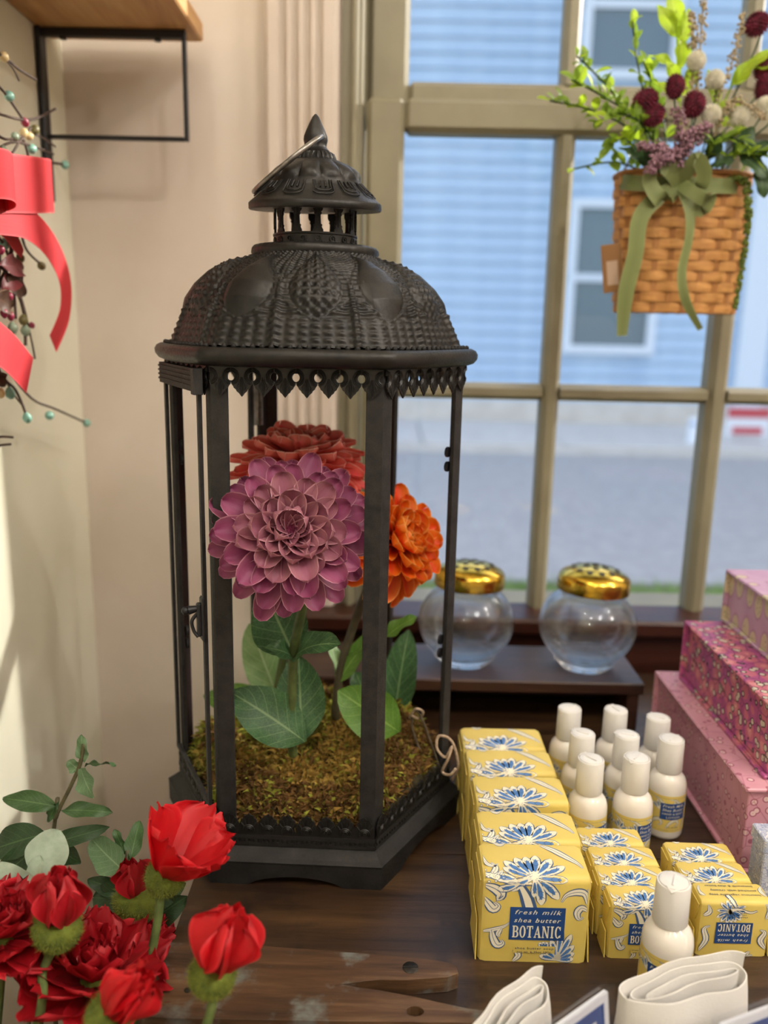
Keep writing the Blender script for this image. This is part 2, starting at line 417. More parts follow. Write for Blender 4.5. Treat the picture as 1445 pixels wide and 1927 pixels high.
house = thing('house', 'pale blue clapboard house across the street', 'house', (0, HY, GZ))
MB().box(-9, 8.6, .06, 6, 0, 7.2).build('wall', M_SIDING, house)
MB().box(-9, 8.6, .0, .06, 0, .34, c=.01).build('foundation', M_CONC, house)
pitch = .19
for seg, (xa, xb) in enumerate(((-9, 4.95), (5.35, 8.6))):
    pl = MB().add([(xa, .055, 0), (xa, -.0, .0), (xa, .04, pitch + .02), (xb, .055, 0), (xb, 0, 0), (xb, .04, pitch + .02)],
                  [(0, 1, 2), (3, 5, 4), (1, 4, 5, 2), (0, 3, 4, 1), (0, 2, 5, 3)]).mesh('clapboard', M_SIDING)
    for i in range(35): link('clapboard', pl, house, (0, 0, .34 + i * pitch))
MB().box(4.95, 5.35, -.06, .06, 0, 7.0, c=.01).build('corner_board', M_SIDET, house)
def hwin(xa, xb, za, zb):
    f = MB().box(xa, xb, -.07, .02, za, za + .12).box(xa, xb, -.07, .02, zb - .12, zb).box(xa, xa + .12, -.07, .02, za + .12, zb - .12).box(xb - .12, xb, -.07, .02, za + .12, zb - .12).box(xa, xb, -.05, .021, (za + zb) / 2 - .05, (za + zb) / 2 + .05).build('window', M_SIDET, house)
    MB().box(xa + .1, xb - .1, -.01, .01, za + .1, zb - .1).build('pane', M_HGLASS, f)
hwin(2.45, 3.75, 1.02, 3.1); hwin(-4.2, -2.9, 1.02, 3.1)
hwin(2.45, 3.75, 4.6, 6.4)
# unseen row added to shade the table; low sun just clears its roof
row = thing('unseen_shade_row', 'unseen tall brick row added on the right to keep sun off the table', 'building', (0, HY, GZ))
M_BRK = noisy('row_brick', '#8a5a48', '#a06a54', 2, .85)
MB().box(8.8, 27, .0, 8, 0, 11.85).build('wall', M_BRK, row); MB().box(8.7, 27.1, -.15, 8.1, 11.86, 12.12).build('cornice', M_SIDET, row)
for i in range(7):
    for j in range(3):
        f_ = MB().box(10 + 2.4 * i, 11.2 + 2.4 * i, -.05, .03, 1.6 + 3.6 * j, 3.5 + 3.6 * j).build('window', M_SIDET, row); MB().box(10.1 + 2.4 * i, 11.1 + 2.4 * i, -.07, -.04, 1.7 + 3.6 * j, 3.4 + 3.6 * j).build('pane', M_HGLASS, f_)
# small things on the far kerb
M_RED = flat('sign_red', '#c2434d', .5); M_WHT = flat('sign_white', '#e8e8ea', .5)
sg = thing('street_sign', 'red and white sign board standing on the far sidewalk', 'sign', (4.30, 9.9, GZ + .08)); sg.scale = (.9, .9, .5)
MB().box(-.28, .28, -.02, .02, .12, .80, c=.01).build('board', M_WHT, sg)
MB().box(-.28, .28, -.03, -.018, .55, .80).build('red_band', M_RED, sg); MB().box(-.2, .2, -.03, -.018, .16, .34).build('red_band', M_RED, sg)
for s_ in (-.24, .24): MB().tube([(s_, .0, 0), (s_, 0, .2)], .02).build('leg', M_WHT, sg)
bo = thing('bollard', 'short white bollard standing on the far sidewalk', 'bollard', (3.55, 9.6, GZ + .08)); bo.scale = (.8, .8, .45)
MB().lathe([(.10, 0), (.10, .04), (.075, .05), (.075, .62), (.05, .66), (0, .67)], 16).build('post', M_WHT, bo, smooth=40)
MB().lathe([(.077, .45), (.078, .46), (.078, .53), (.077, .54)], 16, caps=False).build('reflective_band', flat('bollard_band', '#aab8cc', .4), bo)

# ================================================================== table
M_TAB = wood('table_wood', '#1d130c', '#3d2a1a', '#574028', 1.0, .38, bstr=.35, scratch='#241811')
M_BAT = wood('batten_wood', '#2a1c12', '#543a24', '#7d6145', 1.3, .45, bstr=.7, scratch='#63645f')
M_TDARK = wood('table_apron_wood', '#150b07', '#2a150d', '#3a2013', 1.0, .45)
M_IRON = noisy('old_screw_steel', '#2b2825', '#4a4540', 200, .45, .8)
TX0, TX1 = -.152, 1.15
tab = thing('wooden_table', 'old dark brown wooden table with worn planks', 'table', (0, 0, 0))
TY = [.20, .398, .641, .862, 1.045]
for i in range(4):
    MB().box(TX0 + (.0006 * i), TX1, TY[i] + .0006, TY[i + 1] - .0006, T - .028, T).build('plank', M_TAB, tab)
MB().box(TX0 + .03, TX1 - .03, .23, .252, T - .12, T - .0282).build('apron', M_TDARK, tab); MB().box(TX0 + .03, TX1 - .03, 1.0, 1.022, T - .12, T - .0282).build('apron', M_TDARK, tab)
MB().box(TX0 + .03, TX0 + .052, .252, 1.0, T - .12, T - .0282).build('apron', M_TDARK, tab); MB().box(TX1 - .052, TX1 - .03, .252, 1.0, T - .12, T - .0282).build('apron', M_TDARK, tab)
for lx in (TX0 + .02, TX1 - .08):
    for ly in (.22, .975): MB().box(lx, lx + .06, ly, ly + .06, 0, T - .0283, c=.004).build('leg', M_TDARK, tab)
# the worn batten near the front edge, with its broken-out wedge
bp = [(-.1545, .514), (-.10, .5135), (.0, .5065), (.040, .5025), (.052, .5000), (.0570, .4960), (.0575, .4905), (.050, .4868), (.022, .4835), (.002, .4830), (-.012, .4805),
      (-.0235, .4785), (-.012, .4760), (.004, .4738), (.022, .4700), (.040, .4655), (.062, .4600), (.095, .4560), (.10, .4490), (-.128, .4470), (-.150, .4480), (-.1545, .4560)]
hole = [(.0265 + .0058 * math.cos(a), .4570 + .0042 * math.sin(a)) for a in [i * PI / 6 for i in range(12)]]
bt = MB().prism(bp, T + .0003, T + .0125, lambda u, v, h: (u, v, h), holes=[hole])
bto = tag(bt.build('batten', M_BAT), 'worn split batten screwed across the front of the table', 'batten')
bm = bto.modifiers.new('bevel', 'BEVEL'); bm.width = .0012; bm.segments = 2; bm.limit_method = 'ANGLE'
sc_ = MB().lathe([(.0056, T + .0118), (.0056, T + .0128), (.0050, T + .0132), (0, T + .0133)], 20, c=(.0245, .4945)).build('screw', M_IRON, bto, smooth=40)
MB().box(.0245 - .005, .0245 + .005, .4939, .4951, T + .0130, T + .01345, mi=0).build('screw_slot', flat('slot_dark', '#0c0a09', .8), sc_)
MB().lathe([(.0022, T + .0120), (.0022, T + .0128), (0, T + .0129)], 10, c=(-.0985, .4990)).build('nail_head', M_IRON, bto, smooth=40)
MB().lathe([(.0024, T + .0120), (.0024, T + .0128), (0, T + .0129)], 10, c=(-.125, .4700)).build('nail_head', M_IRON, bto, smooth=40)

# ================================================================== low riser behind the lantern
M_RIS = wood('riser_wood', '#20130d', '#3b2418', '#4f3324', 1.1, .4)
RIB = True
ri = thing('wooden_riser', 'low dark wooden riser shelf on the table under the window', 'riser', (0, 0, T))
MB().box(-.150, .299, .875, .985, .046, .060, c=.0015).build('top_board', M_RIS, ri)
for xa in (-.146, .2815): MB().box(xa, xa + .0135, .880, .980, 0, .0459, c=.001).build('leg', M_RIS, ri)

MB().box(-.1325, .2814, .968, .978, 0, .0459, c=.001).build('added_shade_board', M_TDARK, ri)  # added board blocks window light so the space under the riser stays dark
# ================================================================== wall shelf and bracket
M_SHELF = wood('shelf_wood', '#9a6e40', '#c89a62', '#e0b880', .8, .5, axis=1)
M_BLACK = flat('black_iron', '#15161a', .45)
sh = thing('wall_shelf', 'warm brown wooden plank shelf fixed high on left wall', 'shelf', (0, 0, 0))
MB().box(-.4049, -.225, .30, 1.065, T + .7705, T + .792, c=.002).build('plank', M_SHELF, sh)
def bracket(y):
    t = .0045
    MB().box(-.4045, -.398, y - .009, y + .009, T + .585, T + .7700, c=.001).build('wall_bar', M_BLACK, sh)
    MB().box(-.398, -.236, y - .004, y + .004, T + .7612, T + .7700, c=.001).build('top_bar', M_BLACK, sh)
    MB().box(-.2405, -.236, y - .004, y + .004, T + .6535, T + .7612, c=.001).build('end_bar', M_BLACK, sh)
    MB().box(-.398, -.2405, y - .004, y + .004, T + .6535, T + .658, c=.001).build('bottom_bar', M_BLACK, sh)
    for x in (-.375, -.268): MB().lathe([(.004, T + .7585), (.004, T + .7612)], 10, c=(x, y)).build('bolt', M_BLACK, sh)
bracket(1.025); bracket(.45)
# ================================================================== lantern
def rust(name, a, b, scale, rough, metal, lo=.55, hi=.75):
    n = NT(name); v = n.coord('Object'); f = n.noise(v, scale, 6, .65); g = n.noise(v, scale * 9, 3, .6)
    c = n.ramp(f, [(.35, a), (.65, b)]); n.bsdf(c, n.ramp(g, [(.3, (lo, lo, lo, 1)), (.7, (hi, hi, hi, 1))]), metal, bump=g, bstr=.25, bdist=.0003); return n.mat
M_MET = rust('lantern_iron', '#151413', '#262423', 60, .5, .35)
M_DOME = rust('lantern_dome_iron', '#161514', '#292725', 60, .5, .4, .34, .56)
M_MET2 = rust('lantern_post_iron', '#1b1a1a', '#302e2d', 90, .5, .3)
M_RED_IN = rust('lantern_inner_maroon', '#1c0c0c', '#2a1413', 60, .5, .2)  # dark maroon for the inner post faces
M_STEEL = noisy('ring_steel', '#6b6864', '#908c86', 150, .35, .8)
LAX, LAY, LAA = -.0625, .7153, math.radians(-2.0)
lan = thing('lantern', 'large dark grey hexagonal metal lantern with embossed dome roof', 'lantern', (LAX, LAY, T), LAA)
H6 = [PI / 3 * k for k in range(6)]
def hexpt(R, k): return Vector((R * math.cos(H6[k % 6]), R * math.sin(H6[k % 6]), 0))
C30 = math.cos(PI / 6)
# plinth: six arched sides, a sloping shoulder and a floor pan
RB, ZB = .1400, .0190
b = MB()
def face_map(k, R):
    p0 = hexpt(R, k); p1 = hexpt(R, k + 1); return p0, (p1 - p0)
for k in range(6):
    p0, d = face_map(k, RB); nrm = ((p0 + hexpt(RB, k + 1)) / 2).normalized(); L = d.length; dn = d.normalized()
    arch = [(0, 0), (.22 * L, 0)] + [(.22 * L + .56 * L * t, .0085 * math.sin(PI * t) ** .6) for t in [i / 12 for i in range(1, 12)]] + [(.78 * L, 0), (L, 0), (L, ZB), (0, ZB)]
    b.prism(arch, 0, .003, lambda u, v, h, p0=p0, dn=dn, nrm=nrm: p0 + dn * u - nrm * h + Vector((0, 0, v)))
rings = [(RB, ZB), (.1405, ZB + .002), (.1370, ZB + .004), (.1310, ZB + .0085), (.1285, ZB + .0100), (.1285, .0305), (.1240, .0310), (.1240, .034), (0.02, .034)]
o = []
for R, z in rings:
    for k in range(6): p = hexpt(R, k); o.append((p.x, p.y, z))
fs = []
for j in range(len(rings) - 1):
    for k in range(6): fs.append((j * 6 + k, j * 6 + (k + 1) % 6, (j + 1) * 6 + (k + 1) % 6, (j + 1) * 6 + k))
b.add(o, fs); b.build('plinth', M_MET, lan)
# posts
RP = .1265
def corner_dirs(k):
    c = hexpt(RP, k); return c, (hexpt(RP, k + 1) - c).normalized(), (hexpt(RP, k - 1) - c).normalized()
for k in range(6):
    c, d1, d2 = corner_dirs(k); lg = .0125; th = .0032; n1 = -((hexpt(1, k) + hexpt(1, k + 1)).normalized()); n2 = -((hexpt(1, k) + hexpt(1, k - 1)).normalized())
    inner = c * (1 - th * 1.155 / RP)
    poly = [c, c + d1 * lg, c + d1 * lg + n1 * th, inner + Vector((0, 0, 0)), c + d2 * lg + n2 * th, c + d2 * lg]
    pb = MB(); z0, z1 = .0345, .424; n = 6
    vs = [(p.x, p.y, z0) for p in poly] + [(p.x, p.y, z1) for p in poly]
    fo = [(0, 1, 7, 6), (1, 2, 8, 7), (4, 5, 11, 10), (5, 0, 6, 11)]; fi = [(2, 3, 9, 8), (3, 4, 10, 9)]
    pb.add(vs, fo + [(0, 5, 4, 3, 2, 1), (6, 7, 8, 9, 10, 11)], 0); o_ = len(pb.v); pb.add(vs, fi, 1)
    pb.build('post', [M_MET2, M_RED_IN], lan)
# frieze cells
CW = RP / 8
def arc2(cx, cz, r, a0, a1, n=8): return [(cx + r * math.cos(a0 + (a1 - a0) * i / n), cz + r * math.sin(a0 + (a1 - a0) * i / n)) for i in range(n + 1)]
def top_cell():
    h = CW / 2; b = MB(); mp = lambda u, v, q: (u, q, v)
    # local z = 0 at the top edge, leaf hangs down; half round holes on both sides
    poly = [(-h, 0), (h, 0), (h, -.0048)] + [(h - .0027 * math.sin(t), -.0075 + .0027 * math.cos(t) * 1.15) for t in [PI * i / 8 for i in range(1, 8)]] + [(h, -.0106)]
    right = [(h * .96, -.0128), (h * .78, -.0148), (h * .74, -.0158), (h * .54, -.0170), (h * .48, -.0182), (h * .26, -.0196), (h * .14, -.0210), (0, -.0222)]
    poly += right + [(-x, z) for x, z in reversed(right[:-1])] + [(-h, -.0106)] + [(-h + .0027 * math.sin(t), -.0075 - .0027 * math.cos(t) * 1.15) for t in [PI * i / 8 for i in range(1, 8)]] + [(-h, -.0048)]
    b.prism(poly, -.0006, .0006, mp)
    yy = -.0008
    for sx in (-1, 1):
        for r in (.0037, .0048, .0059):
            pts = arc2(sx * h, -.0075, r, PI / 2 * 1.05, PI * 1.42, 7); pts = [(sx * h + (x - sx * h) * 1 if sx > 0 else -h - (x - (-h)) if False else x, z) for x, z in pts] if sx > 0 else [(-h - (x + h), z) for x, z in arc2(-h, -.0075, r, PI / 2 * 1.05, PI * 1.42, 7)]
            b.tube([(x, yy, z) for x, z in pts], .00055, 4)
        b.tube([(sx * .0007, yy, -.009), (sx * .0012, yy, -.014), (sx * .0005, yy, -.0195)], .00055, 4)
        b.tube([(sx * .002, yy, -.012), (sx * .0032, yy, -.0145), (sx * .0024, yy, -.0168)], .00055, 4)
    b.tube([(0, yy, -.008), (0, yy, -.021)], .0006, 4)
    return b.mesh('frieze_leaf', M_DOME, smooth=35)
def low_cell():
    h = CW / 2; b = MB(); mp = lambda u, v, q: (u, q, v)
    half = [(h, 0), (h, .0075), (h * .97, .0098), (h * .86, .0112), (h * .80, .0136), (h * .58, .0146), (h * .46, .0168), (h * .20, .0172), (0, .0190)]
    poly = half + [(-x, z) for x, z in reversed(half[:-1])]
    b.prism(poly, -.0006, .0006, mp); yy = -.0008
    for r in (.0016, .0030, .0044): b.tube([(x, yy, z) for x, z in arc2(0, .0045, r, -.5, PI + .5, 9)], .00055, 4)
    for a in (35, 62, 90, 118, 145):
        ca, sa = math.cos(math.radians(a)), math.sin(math.radians(a)); b.tube([(ca * .0048, yy, .0050 + sa * .0048), (ca * .0075, yy, .0050 + sa * .0105)], .00055, 4)
    return b.mesh('frieze_palmette', M_DOME, smooth=35)
tc_, lc_ = top_cell(), low_cell()
AP = RP * C30
for k in range(6):
    phi = H6[k] + PI / 6; nx, ny = math.cos(phi), math.sin(phi); tx, ty = -ny, nx
    for i in range(8):
        s = (i - 3.5) * CW
        link('frieze_leaf', tc_, lan, ((AP + .0022) * nx + s * tx, (AP + .0022) * ny + s * ty, .4185), (0, 0, phi + PI / 2))
        link('frieze_palmette', lc_, lan, ((AP + .0022) * nx + s * tx, (AP + .0022) * ny + s * ty, .0400), (0, 0, phi + PI / 2))
    # ridged band under the palmettes and above the leaves
    band = MB()
    for z0, z1, pr in ((.0300, .0332, .0026), (.0332, .0362, .0018), (.0362, .0400, .0030)):
        band.box(-RP / 2 - .001, RP / 2 + .001, -pr, .001, z0, z1)
    for j in range(32): u = -RP / 2 + RP * (j + .5) / 32; band.box(u - .0011, u + .0011, -.0028, -.0015, .0334, .0359)
    band.build('frieze_band', M_MET, lan, loc=(AP * nx, AP * ny, 0), rot=(0, 0, phi + PI / 2))
    MB().box(-RP / 2, RP / 2, -.0024, .0012, .4165, .4245).build('top_band', M_MET, lan, loc=(AP * nx, AP * ny, 0), rot=(0, 0, phi + PI / 2))
# door of the left face, hung a little open
dr = bpy.data.objects.new('door', None); COL.objects.link(dr); dr.parent = lan
kk = 3; hp = hexpt(RP + .0045, 3); ddir = hexpt(RP + .0045, 4) - hp; ang = math.atan2(ddir.y, ddir.x)
dr.location = (hp.x, hp.y, 0); dr.rotation_euler = (0, 0, ang - math.radians(1.2))
dr['label'] = 'narrow side door frame standing slightly ajar'
L = ddir.length
MB().box(.004, .0095, -.001, .002, .062, .398, c=.0004).build('stile', M_MET2, dr)
MB().box(L - .0145, L - .009, -.001, .002, .062, .398, c=.0004).build('stile', M_MET2, dr)
tb = MB().box(.0005, L - .002, -.0035, .001, .3985, .4155)
for z in (.4015, .405, .4085, .412): tb.box(.0005, L - .002, -.0045, -.003, z, z + .0014)
tb.build('top_rail', M_MET, dr)
MB().box(L - .010, L - .001, -.006, .001, .397, .4160, c=.0004).build('corner_plate', M_MET2, dr)
MB().box(.004, L - .009, -.001, .002, .0575, .0625).build('bottom_rail', M_MET2, dr)
# latch
la = MB(); lx = L - .006
la.box(lx - .0035, lx + .006, -.0045, -.002, .207, .243, c=.0015); la.box(lx - .002, lx + .0035, -.0075, -.004, .211, .238, c=.001)
lt = la.build('latch', M_BLACK, dr)
MB().tube([(lx, -.006, .2335), (lx - .001, -.0135, .2325)], [.0024, .0036], 12).sphere((lx - .0011, -.0155, .2325), .0034, 10).build('knob', M_BLACK, lt, smooth=50)
MB().tube(smooth_path([(lx, -.006, .230), (lx - .0005, -.011, .224), (lx, -.010, .216), (lx + .002, -.007, .211)]), .0015, 6).build('lever', M_BLACK, lt, smooth=True)
# hinge on the back post, glass clips on the side posts
for k, dd, z in ((2, 1, .372),):
    c, d1, d2 = corner_dirs(k)
    hb = MB(); u = d1; nn = -((hexpt(1, k) + hexpt(1, k + 1)).normalized())
    p = c + d1 * .0125
    for j in range(5): hb.tube([p + nn * .005 + Vector((0, 0, z - .02 + j * .008)), p + nn * .005 + Vector((0, 0, z - .0125 + j * .008))], .0022, 8)
    q0 = p + nn * .004; rot = Matrix.Rotation(math.atan2(u.y, u.x), 4, 'Z'); rot.translation = q0
    hb.box(0, .011, -.0008, .0008, z - .02, z + .02, xf=rot)
    hb.build('hinge', M_STEEL, lan)
    MB().box(.011, .0165, -.0012, .0018, .06, .41, xf=rot).build('door_stile', M_MET2, lan)
def clip(k, z, side):
    c, d1, d2 = corner_dirs(k); d = d1 if side else d2; nn = -((hexpt(1, k) + hexpt(1, k + (1 if side else -1))).normalized())
    for dz in (0, -.0125):
        p = c + d * (.0125 + .0005) + nn * .0055 + Vector((0, 0, z + dz)); MB().tube([p - nn * .0008, p + nn * .0008], .0046, 12).build('glass_clip', M_BLACK, lan, smooth=40)
for z in (.345, .175): clip(3, z, True); clip(0, z, False)
# rim and dome
DOFF = math.radians(7.0) - PI / 2
def hexk(a, k):
    t = (a + PI / 6) % (PI / 3) - PI / 6; t = abs(t)    # corners at multiples of 60 degrees
    t = PI / 6 - t; f = C30 / math.cos(t)               # 1 at corner, C30 at mid face
    return (1 - k) + k * f
def rim_r(r, a, j): return r * hexk(a, .62) ** 1
rp = [(.118, .4185), (.1300, .4180), (.1345, .4195), (.1375, .4230), (.1380, .4268), (.1362, .4300), (.1325, .4318), (.1290, .4316), (.1262, .4305), (.118, .431)]
MB().lathe(rp, 144, rf=rim_r).build('rim', M_DOME, lan, smooth=50)
def bead_r(): 
    bb = MB()
    for i in range(110):
        a = 2 * PI * i / 110; R = .1282 * hexk(a, .62); bb.sphere((R * math.cos(a), R * math.sin(a), .4325), .0021, 6, m=4)
    return bb
tag(bead_r().build('rim_beading', M_MET, lan, smooth=True), kind='stuff')
DP = np.array([(.0000, .0500, .5040), (.10, .0580, .4998), (.25, .0725, .4938), (.42, .0850, .4868), (.58, .0968, .4768), (.72, .1060, .4650), (.86, .1150, .4515), (1.0, .1238, .4325)])
def dome(u, v):
    a = 2 * PI * u; R = float(np.interp(v, DP[:, 0], DP[:, 1])); Z = float(np.interp(v, DP[:, 0], DP[:, 2]))
    e = .02; R2 = float(np.interp(min(1, v + e), DP[:, 0], DP[:, 1])) - float(np.interp(max(0, v - e), DP[:, 0], DP[:, 1])); Z2 = float(np.interp(min(1, v + e), DP[:, 0], DP[:, 2])) - float(np.interp(max(0, v - e), DP[:, 0], DP[:, 2]))
    ln = math.hypot(R2, Z2); nr, nz = -Z2 / ln, R2 / ln
    k = .55 * max(0, (v - .35) / .65) ** 1.2; hx = hexk(a, k)
    seg = (a - DOFF) / (PI / 6); ip = math.floor(seg + .5); p = (seg - ip) * 2      # p in -1..1 over one panel
    d = 0.0
    t = (v - .02) / .83
    hw = .02
    if 0 < t < 1: hw = .72 * math.sin(PI * t ** 2.0) ** .8 + .05
    q_ = abs(p) / hw if 0 < t < 1 else 9
    if q_ < 1:
        bl = math.sqrt(1 - q_ * q_); d += .0050 * bl * min(1, t * 3) * min(1, (1 - t) * 6)
        if ip % 2 == 0: d += .0008 * math.sin(p * 22) * math.sin(v * 95) * bl + .0006 * bl * math.sin(p * 22)
    elif 0 < t < 1.0 and q_ < 1.30: d += .0013 + .0005 * math.sin(v * 120)
    elif v < .83:
        d += .0007 * math.sin(v * 150) + .0009 * (.5 + .5 * math.cos(p * PI * 6.5))
    else:
        lo = min(1, (v - .83) / .03)
        d += lo * (.0017 * (.5 + .5 * math.cos(p * PI * 6.5)) * (.55 + .45 * math.cos(v * 2 * PI * 27)))
    if v > .5 and abs(p) > .90: d += .0022 * min(1, (v - .5) * 8) * (1 - ((1 - abs(p)) / .10) ** 2)
    if 0.78 < v < .86 and q_ > 1: d += .0012 * max(0, math.cos(p * PI * 4.0)) * math.sin((v - .78) / .08 * PI)
    return ((R * hx + d * nr) * math.cos(a), (R * hx + d * nr) * math.sin(a), Z + d * nz)
db = MB(); db.grid(dome, 720, 130, closeu=True); db.build('dome', M_DOME, lan, smooth=True, fix=False)
fl = [(.0515, .5035), (.0525, .5060), (.0520, .5090), (.0500, .5112), (.0450, .5118), (.034, .5105), (.030, .5100)]
MB().lathe(fl, 96, rf=lambda r, a, j: r + (.0005 * math.cos(a * 40) if 0 < j < 4 else 0), caps=False).build('dome_flange', M_DOME, lan, smooth=50)
# collar with scroll band and balusters
RC = .0335
cb = MB().lathe([(RC + .0004, .5095), (RC + .0014, .5100), (RC + .0014, .5112), (RC, .5116), (RC, .5188), (RC + .0012, .5192), (RC + .0012, .5205), (RC - .001, .5208), (RC - .001, .5095)], 64, caps=False)
for i in range(18):
    a0 = 2 * PI * i / 18; pts = []
    for j in range(15):
        t = j / 14; rr = .0029 * (1 - .75 * t); th = -.6 + t * 8.5; pts.append((a0 + (rr * math.cos(th)) / RC, .5152 + rr * math.sin(th)))
    pts = [(a0 - .17, .5128), (a0 - .12, .5124)] + pts[0:0] + [(a0 + .10, .5135)] + pts
    cb.tube([((RC + .0006) * math.cos(a), (RC + .0006) * math.sin(a), z) for a, z in pts], .00055, 5)
cb.build('collar_band', M_DOME, lan, smooth=40)
half = [(x_ * 1.38, z_) for x_, z_ in [(.0030, 0), (.0030, .0018), (.0024, .0030), (.0021, .0042), (.0026, .0050), (.0017, .0062), (.0015, .0125), (.0022, .0140), (.0017, .0150), (.0026, .0164), (.0030, .0180), (.0030, .0215)]]
bal = MB().prism(half + [(-x, z) for x, z in reversed(half)], -.0009, .0009, lambda u, v, h: (u, h, v)); bal.box(-.0007, .0007, -.0014, 0, .004, .017)
balm = bal.mesh('baluster', M_MET)
for i in range(12):
    a = 2 * PI * (i + .35) / 12; link('baluster', balm, lan, ((RC - .0008) * math.cos(a), (RC - .0008) * math.sin(a), .5203), (0, 0, a + PI / 2))
# cap
def capf(r, a, j):
    if 7 <= j <= 14: t = math.sin((j - 7) / 7 * PI); return r + .0046 * t * (abs(math.cos(a * 6)) ** .6 - .45)
    if 16 <= j <= 18: return r + .0007 * (1 if math.cos(a * 24) > 0 else -1)
    return r
cp = [(.0330, .5405), (.0535, .5400), (.0542, .5408), (.0542, .5450), (.0530, .5462), (.0470, .5510), (.0400, .5575), (.0368, .5622), (.0360, .5640), (.0350, .5662), (.0335, .5688), (.0310, .5712), (.0280, .5735), (.0240, .5758), (.0195, .5780), (.0172, .5788), (.0165, .5795), (.0150, .5830), (.0125, .5845), (.0080, .5850), (0, .5850)]
cap = MB().lathe(cp, 144, rf=capf)
for i in range(12):
    a0 = 2 * PI * (i + .5) / 12
    def cpos(da, t):
        r = .0375 + (.0505 - .0375) * t; z = .5605 + (.5485 - .5605) * t; return ((r + .0004) * math.cos(a0 + da), (r + .0004) * math.sin(a0 + da), z + .0004)
    for wd, dp in ((.19, .86), (.145, .66)):
        pts = [cpos(-wd * (1 - .12 * t), t * dp) for t in (0, .3, .6, .85)] + [cpos(-wd * .6, dp), cpos(0, dp * 1.04), cpos(wd * .6, dp)] + [cpos(wd * (1 - .12 * t), t * dp) for t in (.85, .6, .3, 0)]
        cap.tube(pts, .00055, 5)
    for da in (-.05, .05): cap.tube([cpos(da, .05), cpos(da, .45)], .0007, 5)
co_ = cap.build('cap', M_DOME, lan, smooth=45)
TILT = Matrix.Translation((0, 0, .5405)) @ Matrix.Rotation(math.radians(4.5), 4, 'X') @ Matrix.Translation((0, 0, -.5405)); co_.matrix_basis = TILT
MB().lathe([(.0110, .5846), (.0112, .5860), (.0098, .5872), (.0088, .5890), (.0092, .5915), (.0098, .5940), (.0094, .5970), (.0078, .6010), (.0052, .6065), (.0026, .6115), (.0008, .6135), (0, .6137)], 24).build('finial', M_DOME, lan, smooth=50)
h0 = Vector((-.0570 - LAX, -.0075, .5952)); h1 = Vector((-.1120 - LAX, -.0040, .5535)); hc = (h0 + h1) / 2; hu = (h0 - h1) / 2; hv = Vector((-.11, .975, .15)).normalized() * hu.length * .92
MB().tube([hc + hu * math.cos(t) + hv * math.sin(t) for t in [2 * PI * i / 40 for i in range(40)]], .0021, 10, closed=True).build('ring_handle', M_STEEL, lan, smooth=True)
# ================================================================== moss in the lantern
M_MOSS_S = noisy('moss_bed', '#2b2410', '#3d3414', 120, .95, bstr=.8, bdist=.004)
M_MO = [noisy('moss_%s' % n, a, b, 40, .9, translucent=.2) for n, a, b in (('olive', '#6a6420', '#857d2c'), ('green', '#858a2a', '#a3a63c'), ('brown', '#5a3d16', '#7a5826'), ('straw', '#967430', '#b09444'))]
def moss_h(x, y):
    # height of the moss over the table, lantern-centred coordinates
    h = .056 + .024 * min(1, max(0, (y + .10) / .15)) + .005 * math.sin(x * 55 + 1) * math.cos(y * 48) + .004 * math.sin(x * 120 + y * 90)
    r = math.hypot(x, y) / .112; return h - .016 * max(0, r - .72) ** 2 * 12
moss = thing('moss_bed', 'clump of olive and brown moss filling the lantern base', 'moss', (LAX, LAY, T), LAA)
moss['kind'] = 'stuff'
def mossbed(u, v):
    a = 2 * PI * u; R = .1135 * v; hx = (C30 / math.cos(((a) % (PI / 3)) - PI / 6)); x = R * hx * math.cos(a) * 1.10; y = R * hx * math.sin(a) * 1.10
    return (x, y, moss_h(x, y) - .004 if v < .99 else .0345)
mb_ = MB(); mb_.grid(mossbed, 72, 22, closeu=True); tag(mb_.build('bed', M_MOSS_S, moss, smooth=True), kind='stuff')
rs = np.random.RandomState(11)
patch = rs.uniform(-.11, .11, (26, 2)); pm = rs.choice([0, 0, 1, 1, 2, 2, 3], 26)
S = MB()
for i in range(15000):
    a = rs.uniform(0, 2 * PI); r = .112 * math.sqrt(rs.uniform()); x, y = r * math.cos(a), r * math.sin(a)
    if r > .098 and r * abs(math.cos(((a) % (PI / 3)) - PI / 6)) > .1035: continue
    z = moss_h(x, y) - .004; mi = int(pm[np.argmin(((patch - (x, y)) ** 2).sum(1))])
    if rs.uniform() < .3: mi = rs.randint(4)
    L = rs.uniform(.007, .015); az = rs.uniform(0, 2 * PI); el = rs.uniform(.1, 1.3); d = Vector((math.cos(az) * math.cos(el), math.sin(az) * math.cos(el), math.sin(el)))
    s = d.cross(Vector((rs.uniform(-1, 1), rs.uniform(-1, 1), .3))).normalized() * rs.uniform(.0006, .0013); p = Vector((x, y, z)); c = Vector((rs.uniform(-.4, .4), rs.uniform(-.4, .4), -.5)) * L * .6
    m1 = p + d * L * .55; m2 = p + d * L + c
    S.add([p - s, p + s, m1 + s * 1.5, m1 - s * 1.5, m2], [(0, 1, 2, 3), (3, 2, 4)], mi)
tag(S.build('strands', M_MO, moss, fix=False), kind='stuff')

